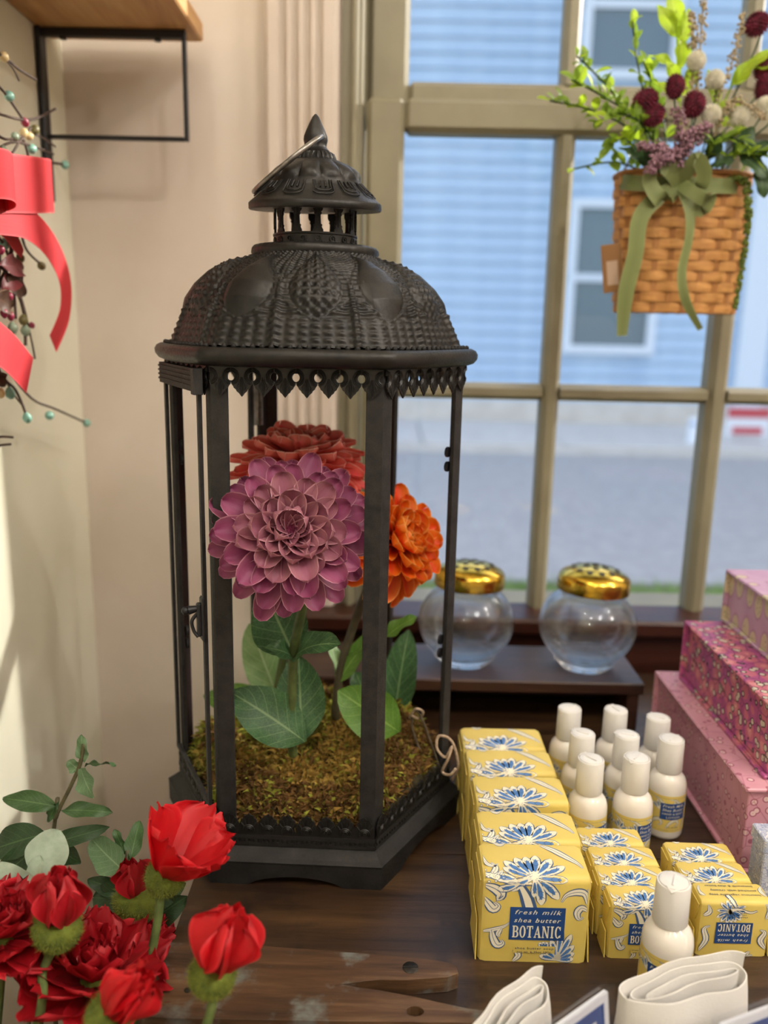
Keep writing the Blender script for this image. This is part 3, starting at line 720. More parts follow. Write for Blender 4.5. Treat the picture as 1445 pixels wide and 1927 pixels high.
# ================================================================== artificial zinnias
def petal_mesh(name, L, W, mat, a0=0.0, a1=0.0, cup=.25, wave=.0, tip=.5, nu=7, nv=9, seed=0, neck=.25):
    """a petal lying along +Y from the origin; a0/a1 are its start and end pitch, z is the upper side"""
    r = random.Random(seed); ph = r.uniform(0, 6)
    K = 24; cy, cz = [0], [0]
    for j in range(1, K + 1):
        a = a0 + (a1 - a0) * (j - .5) / K; cy.append(cy[-1] + math.cos(a) * L / K); cz.append(cz[-1] + math.sin(a) * L / K)
    def fn(u, v):
        v = 1 - (1 - v) ** 1.7; j = min(K - 1, int(v * K)); f = v * K - j; a = a0 + (a1 - a0) * v; uu = 2 * u - 1
        wv = neck + (1 - neck) * math.sin(v / .68 * PI / 2) ** 1.2 if v < .68 else max(.02, (1 - ((v - .68) / .32) ** 2.1) ** tip)
        x = uu * wv * W / 2; h = cup * W * (uu * uu - .3) * (1 - .3 * v) + wave * math.sin(v * 9 + uu * 3 + ph) * abs(uu)
        return (x, cy[j] + (cy[j + 1] - cy[j]) * f - math.sin(a) * h, cz[j] + (cz[j + 1] - cz[j]) * f + math.cos(a) * h)
    m = MB(); m.grid(fn, nu, nv); return m.mesh(name, mat, smooth=True, fix=False)
def leaf_mesh(name, L, W, mat, bend=-.5, cup=.12, nu=7, nv=13, tip=.75, wid=.42, wave=.0, thick=False):
    cy, cz = [0], [0]
    for j in range(1, nv):
        a = bend * ((j - .5) / (nv - 1) - .3); cy.append(cy[-1] + math.cos(a) * L / (nv - 1)); cz.append(cz[-1] + math.sin(a) * L / (nv - 1))
    def fn(u, v):
        j = int(round(v * (nv - 1))); uu = 2 * u - 1; a = bend * (v - .3)
        wv = math.sin(min(1, v / wid) * PI / 2) ** .8 if v < wid else max(.0, 1 - ((v - wid) / (1 - wid)) ** 2) ** tip
        wv = max(wv, .04); h = cup * W * (uu * uu) * wv + wave * math.sin(v * 11 + uu * 2) * abs(uu)
        return (uu * wv * W / 2, cy[j] - math.sin(a) * h, cz[j] + math.cos(a) * h)
    m = MB(); m.grid(fn, nu, nv); return m.mesh(name, mat, smooth=True, fix=False)
M_STEM = noisy('zinnia_stem', '#3d4a22', '#566332', 80, .55)
M_STEMB = noisy('zinnia_stem_brown', '#3b3322', '#4c4630', 80, .55)
M_LEAF = leaf_mat('zinnia_leaf', '#2f5230', '#3f6a3c', '#7f9c6a', .3)
M_LEAF2 = leaf_mat('zinnia_leaf_bright', '#4f7a26', '#659236', '#8fb257', .4)
M_LEAF3 = leaf_mat('zinnia_leaf_pale', '#6f9455', '#8db072', '#b6cf9c', .35)
SETS = {
    'purple': petal_mat('petal_mauve', '#9a5572', '#8a3562', '#8a4f62', '#d39aaa', .2),
    'purple_in': petal_mat('petal_mauve_inner', '#ab727f', '#97556c', '#7c2c4e', '#d5a2aa', .2),
    'coral': petal_mat('petal_coral', '#ee7060', '#e84a50', '#d83a3a', '#f8b8a6', .25),
    'coral_in': petal_mat('petal_coral_inner', '#ec7c6c', '#e05c58', '#c83c38', '#f8c4b4', .25),
    'orange': petal_mat('petal_orange', '#f07a10', '#e2400c', '#c82806', '#f8b05a', .3),
    'orange_in': petal_mat('petal_orange_inner', '#f28214', '#ee560c', '#d43806', '#fab860', .3)}
M_CENT = {k: noisy('zinnia_centre_' + k, a, b, 300, .6, bstr=1, bdist=.002) for k, a, b in (('purple', '#4e0f30', '#7a2046'), ('coral', '#7c1c18', '#a83428'), ('orange', '#a62a06', '#d2560e'))}
def zinnia(kind, label, centre, normal, up, R, stem, stem_mat, seed, droop=0.0, rings=None):
    r = random.Random(seed); t = thing('zinnia', label, 'flower', stem[-1], 0, 'artificial zinnias in the lantern'); base = Vector(stem[-1])
    sp = smooth_path([Vector(p) - base for p in stem], 6); MB().tube(sp, .0042, 10).build('stem', stem_mat, t, smooth=True)
    hd = bpy.data.objects.new('flower_head', None); COL.objects.link(hd); hd.parent = t; hd.location = Vector(centre) - base
    hd.rotation_mode = 'QUATERNION'; hd.rotation_quaternion = rotate_to(up, normal)
    MB().lathe([(.004, -.016), (.009, -.012), (.011, -.004), (.007, .000)], 16).build('calyx', M_STEM, hd, smooth=True)
    cm = MB()
    for i in range(60):
        rr = .0095 * math.sqrt(i / 60) * R / .06; a = i * 2.39996; cm.sphere((rr * math.cos(a), rr * math.sin(a), .010 - 30 * rr * rr), .0017, 6, m=4)
    cm.lathe([(.010 * R / .06, -.002), (.010 * R / .06, .006), (.006, .010), (0, .011)], 16); cm.build('flower_centre', M_CENT[kind], hd, smooth=True)
    rings = rings or [(17, 1.0, .0, -.22 + droop, .33), (16, .93, .12, .0 + droop, .34), (15, .82, .34, .20, .35), (13, .68, .62, .42, .36), (11, .54, .85, .75, .37), (9, .40, 1.05, 1.15, .40), (7, .28, 1.20, 1.5, .46)]
    for ri_, (n, ln, a0, a1, wr) in enumerate(rings):
        mat = SETS[kind + ('_in' if ri_ >= 3 else '')]
        ms = [petal_mesh('petal', R * ln, R * (wr if ri_ < 5 else wr * ln * 1.5), mat, a0 + r.uniform(-.12, .12), a1 + r.uniform(-.25, .15), .28 + .04 * ri_, .0012, .42, seed=seed * 50 + ri_ * 5 + j) for j in range(3)]
        for i in range(n):
            a = 2 * PI * (i + .5 * (ri_ % 2)) / n + r.uniform(-.08, .08); zo = -.004 + .0016 * ri_ + r.uniform(-.0008, .0008); k = r.uniform(.9, 1.07)
            o = link('petal', r.choice(ms), hd, (.0015 * -math.sin(a), .0015 * math.cos(a), zo)); o.rotation_euler = (r.uniform(-.07, .07), r.uniform(-.12, .12), a); o.scale = (k, k, k)
    return t
LM = {}
def leaf_on(t, b0, tip, W, mat, nhint, bend=-.5, cup=.12, tipx=.75, wave=.002):
    b0, tip = Vector(b0), Vector(tip); L = (tip - b0).length
    me = leaf_mesh('leaf', L * 1.03, W, mat, bend, cup, tip=tipx, wave=wave)
    o = link('leaf', me, t, b0 - t.location, rotate_to(tip - b0, nhint)); return o
toC = lambda p: (Vector((0, 0, CAMZ)) - Vector(p)).normalized()
pc = px(547, 1002, .606)
st = [px(562, 1040, .640), px(572, 1120, .655), px(552, 1235, .660), px(550, 1392, .660), px(552, 1420, .662)]
zp = zinnia('purple', 'mauve purple zinnia facing the front of the lantern', pc, Vector((.12, -.56, .82)), Vector((0, .5, 1)), .0640, st, M_STEM, 1, -.10,
            [(18, 1.0, .0, -.34, .30), (17, .94, .10, -.12, .31), (16, .84, .30, .14, .32), (14, .70, .55, .36, .33), (12, .56, .80, .62, .34), (9, .40, 1.0, .95, .40)])
for b0, tp, Wd, mt, nh, bd in (
    (px(556, 1238, .665), px(497, 1112, .690), .050, M_LEAF, (0, -1, .2), -.3), (px(553, 1240, .655), px(624, 1196, .625), .030, M_LEAF, (0, -.5, .9), -1.0),
    (px(553, 1238, .660), px(507, 1214, .640), .018, M_LEAF, (0, -.6, .8), -.8), (px(568, 1396, .655), px(562, 1236, .685), .044, M_LEAF, (.1, -1, .1), -.5),
    (px(574, 1396, .650), px(438, 1300, .650), .046, M_LEAF, (.25, -.8, .6), -.6)):
    leaf_on(zp, b0, tp, Wd, mt, nh, bd)
cc = px(566, 876, .735)
st = [px(575, 905, .745), px(585, 1010, .76), px(545, 1180, .77), px(520, 1310, .765), px(518, 1350, .765)]
zc = zinnia('coral', 'coral red zinnia at the back of the lantern', cc, Vector((.02, -.22, .97)), Vector((0, 1, .2)), .0620, st, M_STEM, 2, -.02,
            [(17, 1.0, .0, -.62, .31), (17, .98, .10, -.25, .31), (16, .94, .18, .02, .32), (15, .86, .34, .18, .34), (13, .72, .60, .40, .36), (11, .58, .82, .70, .38), (9, .44, 1.0, 1.1, .42), (7, .30, 1.2, 1.5, .46)])
for b0, tp, Wd, mt, nh, bd in ((px(527, 1325, .765), px(470, 1175, .790), .042, M_LEAF3, (.2, -1, .2), -.5), (px(520, 1325, .76), px(560, 1240, .80), .035, M_LEAF, (-.4, -1, .2), -.4), (px(515, 1340, .76), px(385, 1305, .76), .036, M_LEAF2, (0, -.7, .8), -.5)):
    leaf_on(zc, b0, tp, Wd, mt, nh, bd)
oc = px(742, 1018, .735)
st = [px(728, 1020, .750), px(690, 1110, .750), px(645, 1240, .740), px(632, 1330, .735), px(632, 1352, .735)]
zo_ = zinnia('orange', 'bright orange zinnia leaning to the right side of the lantern', oc, Vector((.52, -.42, .60)), Vector((-.5, .2, 1)), .0600, st, M_STEMB, 3, -.60)
for b0, tp, Wd, mt, nh, bd in ((px(636, 1285, .737), px(702, 1186, .735), .022, M_LEAF2, (-.6, -.8, .4), -.6), (px(636, 1280, .74), px(622, 1195, .76), .014, M_LEAF3, (.8, -.6, .2), -.3),
    (px(725, 1200, .73), px(780, 1158, .735), .018, M_LEAF2, (-.3, -.4, .9), -.5), (px(742, 1350, .765), px(766, 1190, .780), .036, M_LEAF, (-.3, -1, .1), -.4),
    (px(752, 1378, .690), px(640, 1302, .690), .046, M_LEAF2, (.2, -1, .35), -.5), (px(700, 1330, .74), px(668, 1265, .76), .026, M_LEAF, (0, -1, .2), -.4), (px(645, 1240, .739), px(725, 1200, .73), .004, M_LEAF2, (-.3, -.4, .9), .1)):
    leaf_on(zo_, b0, tp, Wd, mt, nh, bd)
# a loop of jute twine with a bent wire at the right of the moss
M_JUTE = noisy('jute_twine', '#8a7660', '#b09a82', 300, .9); M_WIRE = noisy('bare_wire', '#4d4438', '#6e6250', 200, .5, .4)
tw = tag(MB().tube(smooth_path([px(850, 1468, .690), px(862, 1440, .680), px(850, 1395, .678), px(826, 1385, .680), px(822, 1408, .676), px(838, 1425, .672), px(850, 1405, .672), px(842, 1430, .67), px(832, 1452, .675), px(846, 1458, .668), px(858, 1446, .668)]), .0013, 7).build('jute_twine', M_JUTE, smooth=True), 'pale jute twine knotted around the right lantern post', 'twine')
wr = thing('wire_loop', 'bent wire loop tied with twine standing in the moss', 'wire', px(830, 1455, .70))
o0 = wr.location.copy()
MB().tube([p - o0 for p in smooth_path([px(830, 1455, .70), px(812, 1400, .705), px(790, 1345, .71), px(778, 1340, .71), px(776, 1370, .71), px(795, 1420, .705), px(824, 1450, .70)])], .0011, 6).build('wire', M_WIRE, wr, smooth=True)
MB().tube([p - o0 for p in smooth_path([px(770, 1352, .712), px(782, 1334, .706), px(796, 1340, .708), px(788, 1352, .713), px(774, 1346, .708)])], .0013, 6).build('twine_knot', M_JUTE, wr, smooth=True)
# ================================================================== lettering helpers
def text_geo(txt, shear=0.0, bold=0.0, spacing=1.0):
    cu = bpy.data.curves.new('lettering', 'FONT'); cu.body = txt; cu.shear = shear; cu.offset = bold; cu.space_character = spacing; cu.resolution_u = 3
    ob = bpy.data.objects.new('lettering', cu); COL.objects.link(ob)
    me = bpy.data.meshes.new_from_object(ob.evaluated_get(bpy.context.evaluated_depsgraph_get()))
    v = [tuple(p.co) for p in me.vertices]; f = [tuple(p.vertices) for p in me.polygons]
    bpy.data.objects.remove(ob); bpy.data.curves.remove(cu); bpy.data.meshes.remove(me); return v, f
def fit_text(vf, x0, x1, y0, h):
    v, f = vf; xs = [p[0] for p in v]; ys = [p[1] for p in v]; sx = (x1 - x0) / (max(xs) - min(xs)); b = 0
    return [(x0 + (p[0] - min(xs)) * sx, y0 + p[1] * h / .73) for p in v], f
def slab(word, x0, x1, y0, h):
    """condensed slab capitals built from stems, bowls and serifs"""
    V = []; F = []
    def poly(pts):
        o = len(V); V.extend(pts); t = tessellate_polygon([[Vector((a, b, 0)) for a, b in pts]]); F.extend([tuple(i + o for i in q) for q in t])
    def rect(a, b, c, d): poly([(a, c), (b, c), (b, d), (a, d)])
    def ring(cx, cy, rx, ry, wx, wy, a0=0, a1=360, n=22):
        P = [math.radians(a0 + (a1 - a0) * i / n) for i in range(n + 1)]
        for i in range(n):
            p, q_ = P[i], P[i + 1]; poly([(cx + rx * math.cos(p), cy + ry * math.sin(p)), (cx + rx * math.cos(q_), cy + ry * math.sin(q_)), (cx + (rx - wx) * math.cos(q_), cy + (ry - wy) * math.sin(q_)), (cx + (rx - wx) * math.cos(p), cy + (ry - wy) * math.sin(p))])
    W = {'B': .62, 'O': .62, 'T': .62, 'A': .70, 'N': .74, 'I': .36, 'C': .60}; gap = .10
    tot = sum(W[c] for c in word) + gap * (len(word) - 1); sx = (x1 - x0) / tot; x = 0
    for c in word:
        w = W[c]; n0 = len(V); s = .17; t = .085
        if c == 'B':
            rect(.06, .06 + s, 0, 1); rect(0, .12, 0, t); rect(0, .12, 1 - t, 1); rect(.2, .36, 0, t); rect(.2, .36, .47, .47 + t); rect(.2, .34, 1 - t, 1)
            ring(.34, .745, .25, .255, s, t, -90, 90); ring(.36, .275, .27, .275, s, t, -90, 90)
        elif c == 'O': ring(w / 2, .5, w / 2, .52, s, t)
        elif c == 'C': ring(w / 2, .5, w / 2, .52, s, t, 38, 322); rect(w - .11, w - .03, .66, .98); rect(w - .11, w - .03, .05, .28)
        elif c == 'T': rect(w / 2 - s / 2, w / 2 + s / 2, 0, 1); rect(.0, w, 1 - t, 1); rect(0, .07, .74, 1); rect(w - .07, w, .74, 1); rect(w / 2 - .18, w / 2 + .18, 0, t)
        elif c == 'I': rect(w / 2 - s / 2, w / 2 + s / 2, 0, 1); rect(.02, w - .02, 0, t); rect(.02, w - .02, 1 - t, 1)
        elif c == 'A':
            poly([(.05, 0), (.14, 0), (.37, .82), (.33, 1)]); poly([(.33, 1), (.30, .86), (.50, 0), (.68, 0), (.42, 1)]); rect(.17, .52, .27, .27 + t); rect(0, .24, 0, t); rect(.44, .72, 0, t)
        elif c == 'N':
            rect(.07, .17, 0, 1); rect(.57, .67, 0, 1); poly([(.05, 1), (.24, 1), (.67, 0), (.52, 0)]); rect(0, .24, 0, t); rect(0, .2, 1 - t, 1); rect(.48, .74, 1 - t, 1)
        for i in range(n0, len(V)): V[i] = (x0 + (V[i][0] + x) * sx, y0 + V[i][1] * h)
        x += w + gap
    return V, F
class Print:
    """flat print laid on a wrapped surface: layers of ribbons and lettering given in (u, v)"""
    def __init__(s, surf): s.surf = surf; s.mb = MB()
    def ribbon(s, pts, wd, mi, layer, sub=4):
        P = smooth_path([Vector((a, b, 0)) for a, b in pts], sub); n = len(P); L = []; R = []
        for i, p in enumerate(P):
            d = P[min(i + 1, n - 1)] - P[max(i - 1, 0)]; d = d.normalized() if d.length > 0 else Vector((1, 0, 0)); nn = Vector((-d.y, d.x, 0))
            t = i / (n - 1); k = t * (len(wd) - 1); j = min(int(k), len(wd) - 2); ww = wd[j] + (wd[j + 1] - wd[j]) * (k - j)
            L.append(p + nn * ww / 2); R.append(p - nn * ww / 2)
        vs = [s.surf(p.x, p.y, layer) for p in L] + [s.surf(p.x, p.y, layer) for p in R]
        s.mb.add(vs, [(i, i + 1, n + i + 1, n + i) for i in range(n - 1)], mi)
    def shape(s, VF, mi, layer, inv=None):
        V, F = VF; s.mb.add([s.surf(*(inv(*p) if inv else p), layer) for p in V], F, mi)
    def rect(s, x0, x1, y0, y1, mi, layer, inv=None, n=8):
        V = [(x0 + (x1 - x0) * i / n, y) for y in (y0, y1) for i in range(n + 1)]; F = [(i, i + 1, n + 2 + i, n + 1 + i) for i in range(n)]; s.shape((V, F), mi, layer, inv)
    def leafy(s, x, y, ang, L, W, curl=.0, sc=1.0, mis=(0, 1, 2), layer=1):
        # one outlined lobe: dark outline, light body, blue heart
        a = math.radians(ang); pts = []
        for t in (0, .3, .6, .85, 1): aa = a + curl * t; pts.append((x + math.cos(aa) * L * t, y + math.sin(aa) * L * t))
        prof = [.25, .7, 1.0, .85, .2]
        s.ribbon(pts, [W * p * 1.0 for p in prof], mis[0], layer); s.ribbon(pts[:4] + [(pts[4][0] * .97 + pts[3][0] * .03, pts[4][1] * .97 + pts[3][1] * .03)], [W * p * .78 for p in prof], mis[1], layer + 1)
        q = [((1 - t) * x + t * pts[4][0] if False else x + math.cos(a + curl * t) * L * t, y + math.sin(a + curl * t) * L * t) for t in (.25, .45, .65, .82)]
        s.ribbon(q, [W * .12, W * .34, W * .42, W * .1], mis[2], layer + 2)
        for tt in (.5, .7):   # fine hatching
            aa = a + curl * tt; cx, cy = x + math.cos(aa) * L * tt, y + math.sin(aa) * L * tt
            for sd in (-1, 1): s.ribbon([(cx, cy), (cx + math.cos(aa + sd * .7) * W * .42, cy + math.sin(aa + sd * .7) * W * .42)], [W * .05, W * .07, W * .02], mis[0], layer + 3, 2)
    def scroll(s, pts, W, layer=1, mi=(0, 1)):
        prof = [.3, .8, 1.0, .8, .45, .25]; s.ribbon(pts, [W * p for p in prof], mi[0], layer); s.ribbon(pts, [W * p * .72 for p in prof], mi[1], layer + 1)
        s.ribbon(pts, [W * .06] * 4, mi[0], layer + 2)
M_YEL = noisy('soap_paper', '#d0b85c', '#d8c268', 25, .5)
M_BLINE = flat('print_line_blue', '#3f5b86', .55); M_CREAM = flat('print_cream', '#e6dfc8', .55); M_BHEART = flat('print_blue', '#4a78b4', .55)
M_NAVY = flat('label_navy', '#1d4480', .5); M_LETT = flat('label_letter_cream', '#e8dfc4', .55); M_INK = flat('print_ink', '#2c3c58', .6)
PM = [M_BLINE, M_CREAM, M_BHEART, M_NAVY, M_LETT, M_INK, M_YEL]
def floral(P, u0, v0, s):
    """the big blue acanthus flower with its stem, centred at u0, v0 and scaled by s"""
    for ang, L, W, cu in ((200, .19, .075, .3), (168, .23, .085, -.25), (146, .26, .09, -.15), (122, .24, .09, -.1), (98, .23, .09, 0), (74, .25, .09, .1), (48, .26, .09, .1), (22, .27, .085, .12), (-4, .24, .08, .0), (-32, .25, .085, -.2), (-60, .23, .085, -.25), (-82, .16, .06, -.1)):
        P.leafy(u0, v0, ang, L * s, W * s, cu)
    P.ribbon([(u0 - .02 * s, v0 - .02 * s), (u0 - .15 * s, v0 - .04 * s), (u0 - .34 * s, v0 + .02 * s), (u0 - .46 * s, v0 - .02 * s)], [.10 * s, .06 * s, .05 * s, .04 * s], 0, 5); P.ribbon([(u0 - .02 * s, v0 - .02 * s), (u0 - .15 * s, v0 - .04 * s), (u0 - .34 * s, v0 + .02 * s), (u0 - .46 * s, v0 - .02 * s)], [.07 * s, .035 * s, .03 * s, .02 * s], 1, 6)
    P.ribbon([(u0 - .10 * s, v0 - .06 * s), (u0 - .04 * s, v0 - .18 * s), (u0 + .01 * s, v0 - .36 * s)], [.05 * s, .10 * s, .11 * s], 0, 1); P.ribbon([(u0 - .10 * s, v0 - .06 * s), (u0 - .04 * s, v0 - .18 * s), (u0 + .01 * s, v0 - .36 * s)], [.02 * s, .05 * s, .06 * s], 1, 2)
    P.leafy(u0 - .12 * s, v0 - .03 * s, 150, .15 * s, .09 * s, .4, layer=4); P.leafy(u0 - .1 * s, v0 - .05 * s, 215, .16 * s, .07 * s, -.3, layer=4)
def soap_design(P, W, H, D, inverted=False):
    u = W
    X = lambda a: (a - .5) * W
    fv = H
    if not inverted:
        floral(P, X(.47), fv * 1.0, W * 1.28)
        for i in range(9):
            a = i * 2.4; r = .018 * W * math.sqrt(i); cx, cy = X(.06) + r * 2 * math.cos(a), fv * 1.0 + r * 2 * math.sin(a)
            P.ribbon([(cx - .014 * W, cy), (cx, cy), (cx + .014 * W, cy)], [.012 * W, .034 * W, .012 * W], 0, 4, 2); P.ribbon([(cx - .010 * W, cy), (cx, cy), (cx + .010 * W, cy)], [.006 * W, .022 * W, .006 * W], 1, 5, 2)
        P.scroll([(X(.07), fv * 1.02), (X(.12), fv * 1.08), (X(.14), fv * 1.16), (X(.10), fv * 1.22)], .07 * W); P.scroll([(X(.10), fv * 1.0), (X(.17), fv * 1.05), (X(.19), fv * 1.10)], .06 * W)
        P.scroll([(X(.03), fv * .90), (X(.12), fv * .86), (X(.18), fv * .80), (X(.16), fv * .74), (X(.20), fv * .78)], .12 * W); P.scroll([(X(.02), fv * .76), (X(.07), fv * .68), (X(.12), fv * .62), (X(.16), fv * .66), (X(.12), fv * .70)], .10 * W)
        P.scroll([(X(.97), fv * .70), (X(.94), fv * .82), (X(.86), fv * .84), (X(.77), fv * .80), (X(.73), fv * .72)], .085 * W); P.scroll([(X(.98), fv * .72), (X(.99), fv * .80), (X(.96), fv * .88)], .06 * W); P.scroll([(X(.99), fv * .62), (X(.92), fv * .66), (X(.88), fv * .60), (X(.90), fv * .53), (X(.94), fv * .55)], .08 * W)
        P.scroll([(X(.02), fv * .36), (X(.12), fv * .38), (X(.22), fv * .42), (X(.28), fv * .48)], .05 * W); P.scroll([(X(.11), fv * .38), (X(.13), fv * .28), (X(.17), fv * .20), (X(.22), fv * .22), (X(.20), fv * .26)], .09 * W); P.scroll([(X(.20), fv * .40), (X(.17), fv * .33), (X(.19), fv * .30)], .06 * W)
        for ang, L in ((40, .22), (60, .30), (80, .34), (100, .22), (20, .18), (0, .16), (130, .14), (160, .16)): P.leafy(X(.72), fv * .04, ang, L * W, .075 * W, .1)
        for ang in (110, 90, 70): P.leafy(X(.60), fv * .14, ang, .10 * W, .06 * W, .1)
        P.scroll([(X(.32), fv * .01), (X(.37), fv * .08), (X(.34), fv * .13), (X(.32), fv * .12)], .07 * W)
        P.scroll([(X(.60), H + D * .92), (X(.70), H + D * .80), (X(.80), H + D * .62), (X(.90), H + D * .42), (X(.94), H + D * .28)], .085 * W); P.scroll([(X(.02), H + D * .62), (X(.06), H + D * .35), (X(.13), H + D * .28), (X(.16), H + D * .36)], .05 * W)
        P.scroll([(X(.16), H + D * .96), (X(.22), H + D * .90), (X(.27), H + D * .97)], .05 * W)
        inv = None; l0, l1, b0, b1 = .27, .775, .270, .655
        P.rect(X(.32), X(.70), fv * .115, fv * .20, 6, 7)
    else:
        inv0 = lambda a, b: (-a, fv * .95 - b)
        P0 = P.surf; P.surf = lambda a, b, l: P0(*inv0(a, b), l)
        floral(P, X(.58), fv * .0 + .10 * W, W * .8); P.surf = P0
        P.scroll([(X(.03), fv * .1), (X(.12), fv * .3), (X(.08), fv * .5), (X(.16), fv * .56)], .10 * W); P.scroll([(X(.97), fv * .15), (X(.88), fv * .3), (X(.93), fv * .45), (X(.86), fv * .5)], .10 * W)
        P.scroll([(X(.05), fv * .75), (X(.13), fv * .82), (X(.1), fv * .95)], .09 * W); P.scroll([(X(.92), fv * .7), (X(.96), fv * .85), (X(.9), fv * .98)], .09 * W); P.scroll([(X(.75), fv * .1), (X(.7), fv * .02), (X(.8), fv * .03)], .08 * W)
        P.scroll([(X(.10), H + D * .3), (X(.04), H + D * .5), (X(.08), H + D * .8)], .07 * W); P.scroll([(X(.95), H + D * .3), (X(.92), H + D * .6), (X(.97), H + D * .8)], .07 * W)
        inv = lambda a, b: (-a, fv * .90 - b); l0, l1, b0, b1 = .25, .76, .27, .655
    P.rect(X(l0), X(l1), fv * b0, fv * b1, 3, 8, inv)
    m_ = .03; dw = l1 - l0; dh = (b1 - b0) * fv
    P.shape(fit_text(text_geo('fresh milk', .32, .006, 1.25), X(l0 + .09 * dw), X(l1 - .07 * dw), fv * b0 + dh * .79, dh * .135), 4, 10, inv)
    P.shape(fit_text(text_geo('shea butter', .32, .006, 1.2), X(l0 + .08 * dw), X(l1 - .07 * dw), fv * b0 + dh * .545, dh * .135), 4, 10, inv)
    P.shape(slab('BOTANIC', X(l0 + .06 * dw), X(l1 - .06 * dw), fv * b0 + dh * .075, dh * .36), 4, 10, inv)
    P.shape(fit_text(text_geo('shea butter soap', 0, .004, 1.1), X(.335), X(.69), fv * .160, fv * .028), 5, 10, inv)
    P.shape(fit_text(text_geo('net wt. 6.35oz 180g' if W > .06 else 'net wt. 1.9oz 53g', 0, .004, 1.05), X(.355), X(.665), fv * .118, fv * .024), 5, 10, inv)
    if inverted:
        iv2 = lambda a, b: (-a, H + D - b)
        for i, tx in enumerate(('luxurious vegetable soap', 'enriched with creamy', 'buttermilk & shea butter')):
            P.shape(fit_text(text_geo(tx, 0, .003, 1.05), X(.12 + .02 * i), X(.84 - .05 * (i == 1)), D * (.62 - .22 * i) , D * .10), 5, 10, iv2)
def make_soap(W, H, D, label, inverted=False):
    t = thing('soap_box', label, 'soap')
    r = W * .07
    # wrapped block: the front leans out a little over its foot, the top is soft edged
    def sec(u):     # cross section (y, z), front at y = 0
        return None
    n = 5
    prof = []
    for i in range(n + 1): a = PI / 2 * i / n; prof.append((r - r * math.cos(a), H - r + r * math.sin(a)))
    for i in range(n + 1): a = PI / 2 * i / n; prof.append((D - r * .6 + r * .6 * math.sin(a), H - r * .6 + r * .6 * math.cos(a)))
    prof = [(.0004, .0)] + prof + [(D, 0)]
    xs = [(-W / 2, r * .8), (-W / 2 + r * .25, r * .25), (-W / 2 + r * .9, 0), (W / 2 - r * .9, 0), (W / 2 - r * .25, r * .25), (W / 2, r * .8)]
    b = MB(); vs = []
    cy, cz = D / 2, H / 2
    for x, ins in xs:
        for (y, z) in prof:
            ky = 1 - ins / (D / 2); kz = 1 - ins / H if z > H * .3 else 1
            vs.append((x, cy + (y - cy) * ky, z * kz))
    m = len(prof)
    fs = [(i * m + j, i * m + (j + 1) % m, (i + 1) * m + (j + 1) % m, (i + 1) * m + j) for i in range(len(xs) - 1) for j in range(m)]
    fs += [tuple(range(m)), tuple((len(xs) - 1) * m + j for j in range(m))]
    b.add(vs, fs); b.build('wrapper', M_YEL, t, smooth=35)
    for sx in (-1, 1):   # folded end flaps
        x0 = sx * W / 2; q = [(D * .04, 0), (D * .96, 0), (D * .80, H * .42), (D * .20, H * .42)]
        MB().prism(q, 0, .0009, lambda u, v, h, x0=x0, sx=sx: (x0 + sx * (h + .0012 * (1 - v / H)), u, v)).build('end_flap', M_YEL, t)
        q = [(D * .10, H * .98), (D * .90, H * .98), (D * .72, H * .62), (D * .28, H * .62)]
        MB().prism(q, 0, .0008, lambda u, v, h, x0=x0, sx=sx: (x0 + sx * h, u, v * .93)).build('end_flap', M_YEL, t)
    arc = PI / 2 * r
    def surf(u, v, layer):
        e = .00006 + layer * .000035; v = max(.0003, min(v, H + D - .001)); u = max(-W / 2 + r * .5, min(W / 2 - r * .5, u))
        if v < H - r: return (u, -e, v)
        if v < H - r + 2 * r:
            a = (v - (H - r)) / (2 * r) * PI / 2; return (u, r - (r + e) * math.cos(a), H - r + (r + e) * math.sin(a))
        return (u, r + (v - H - r), H + e)
    P = Print(surf); soap_design(P, W, H, D, inverted); po = P.mb.build('floral_print', PM, t, fix=False); po['label'] = 'blue floral print with navy name panel'
    return t
def put(t, x, y, rz=0, label=None):
    t.location = (x, y, T); t.rotation_euler = (0, 0, rz)
    if label: t['label'] = label
big = make_soap(.0785, .070, .0405, '')
g = 'large wrapped soaps in a row'
big['group'] = g
for i, (x, y, lab) in enumerate(((.1135, .5165, 'large yellow floral wrapped soap standing frontmost in its row, name panel in full view'), (.1160, .5590, 'large yellow floral wrapped soap, second from the front of its row'),
        (.1185, .6130, 'large yellow floral wrapped soap, middle one of the five in the row'), (.1165, .6590, 'large yellow floral wrapped soap, second from the back of its row'), (.1155, .7020, 'large yellow floral wrapped soap, last in its row beside the lantern'))):
    o = big if i == 0 else copy_tree(big); put(o, x, y, random.uniform(-.015, .015), lab)
sm = make_soap(.0525, .0455, .0225, ''); sm['group'] = 'small wrapped soaps'
for i, (x, y, lab) in enumerate(((.1955, .5220, 'small yellow floral wrapped soap half hidden by the front lotion bottle'), (.1925, .5455, 'small yellow floral wrapped soap just behind the half hidden one'),
        (.1930, .5690, 'small yellow floral wrapped soap, third in the row right of the large soaps'), (.1890, .5945, 'small yellow floral wrapped soap touching the lotion bottles, last of its row'),
        (.2575, .5520, 'small yellow floral wrapped soap behind the upside down soap'), (.2560, .5770, 'small yellow floral wrapped soap nearest the pink box, last of its row'))):
    o = sm if i == 0 else copy_tree(sm); put(o, x, y, random.uniform(-.02, .02), lab)
iv = make_soap(.0525, .0455, .0225, 'small yellow wrapped soap turned so its lettering is upside down', True); iv['group'] = 'small wrapped soaps'; put(iv, .2620, .5270, .0)

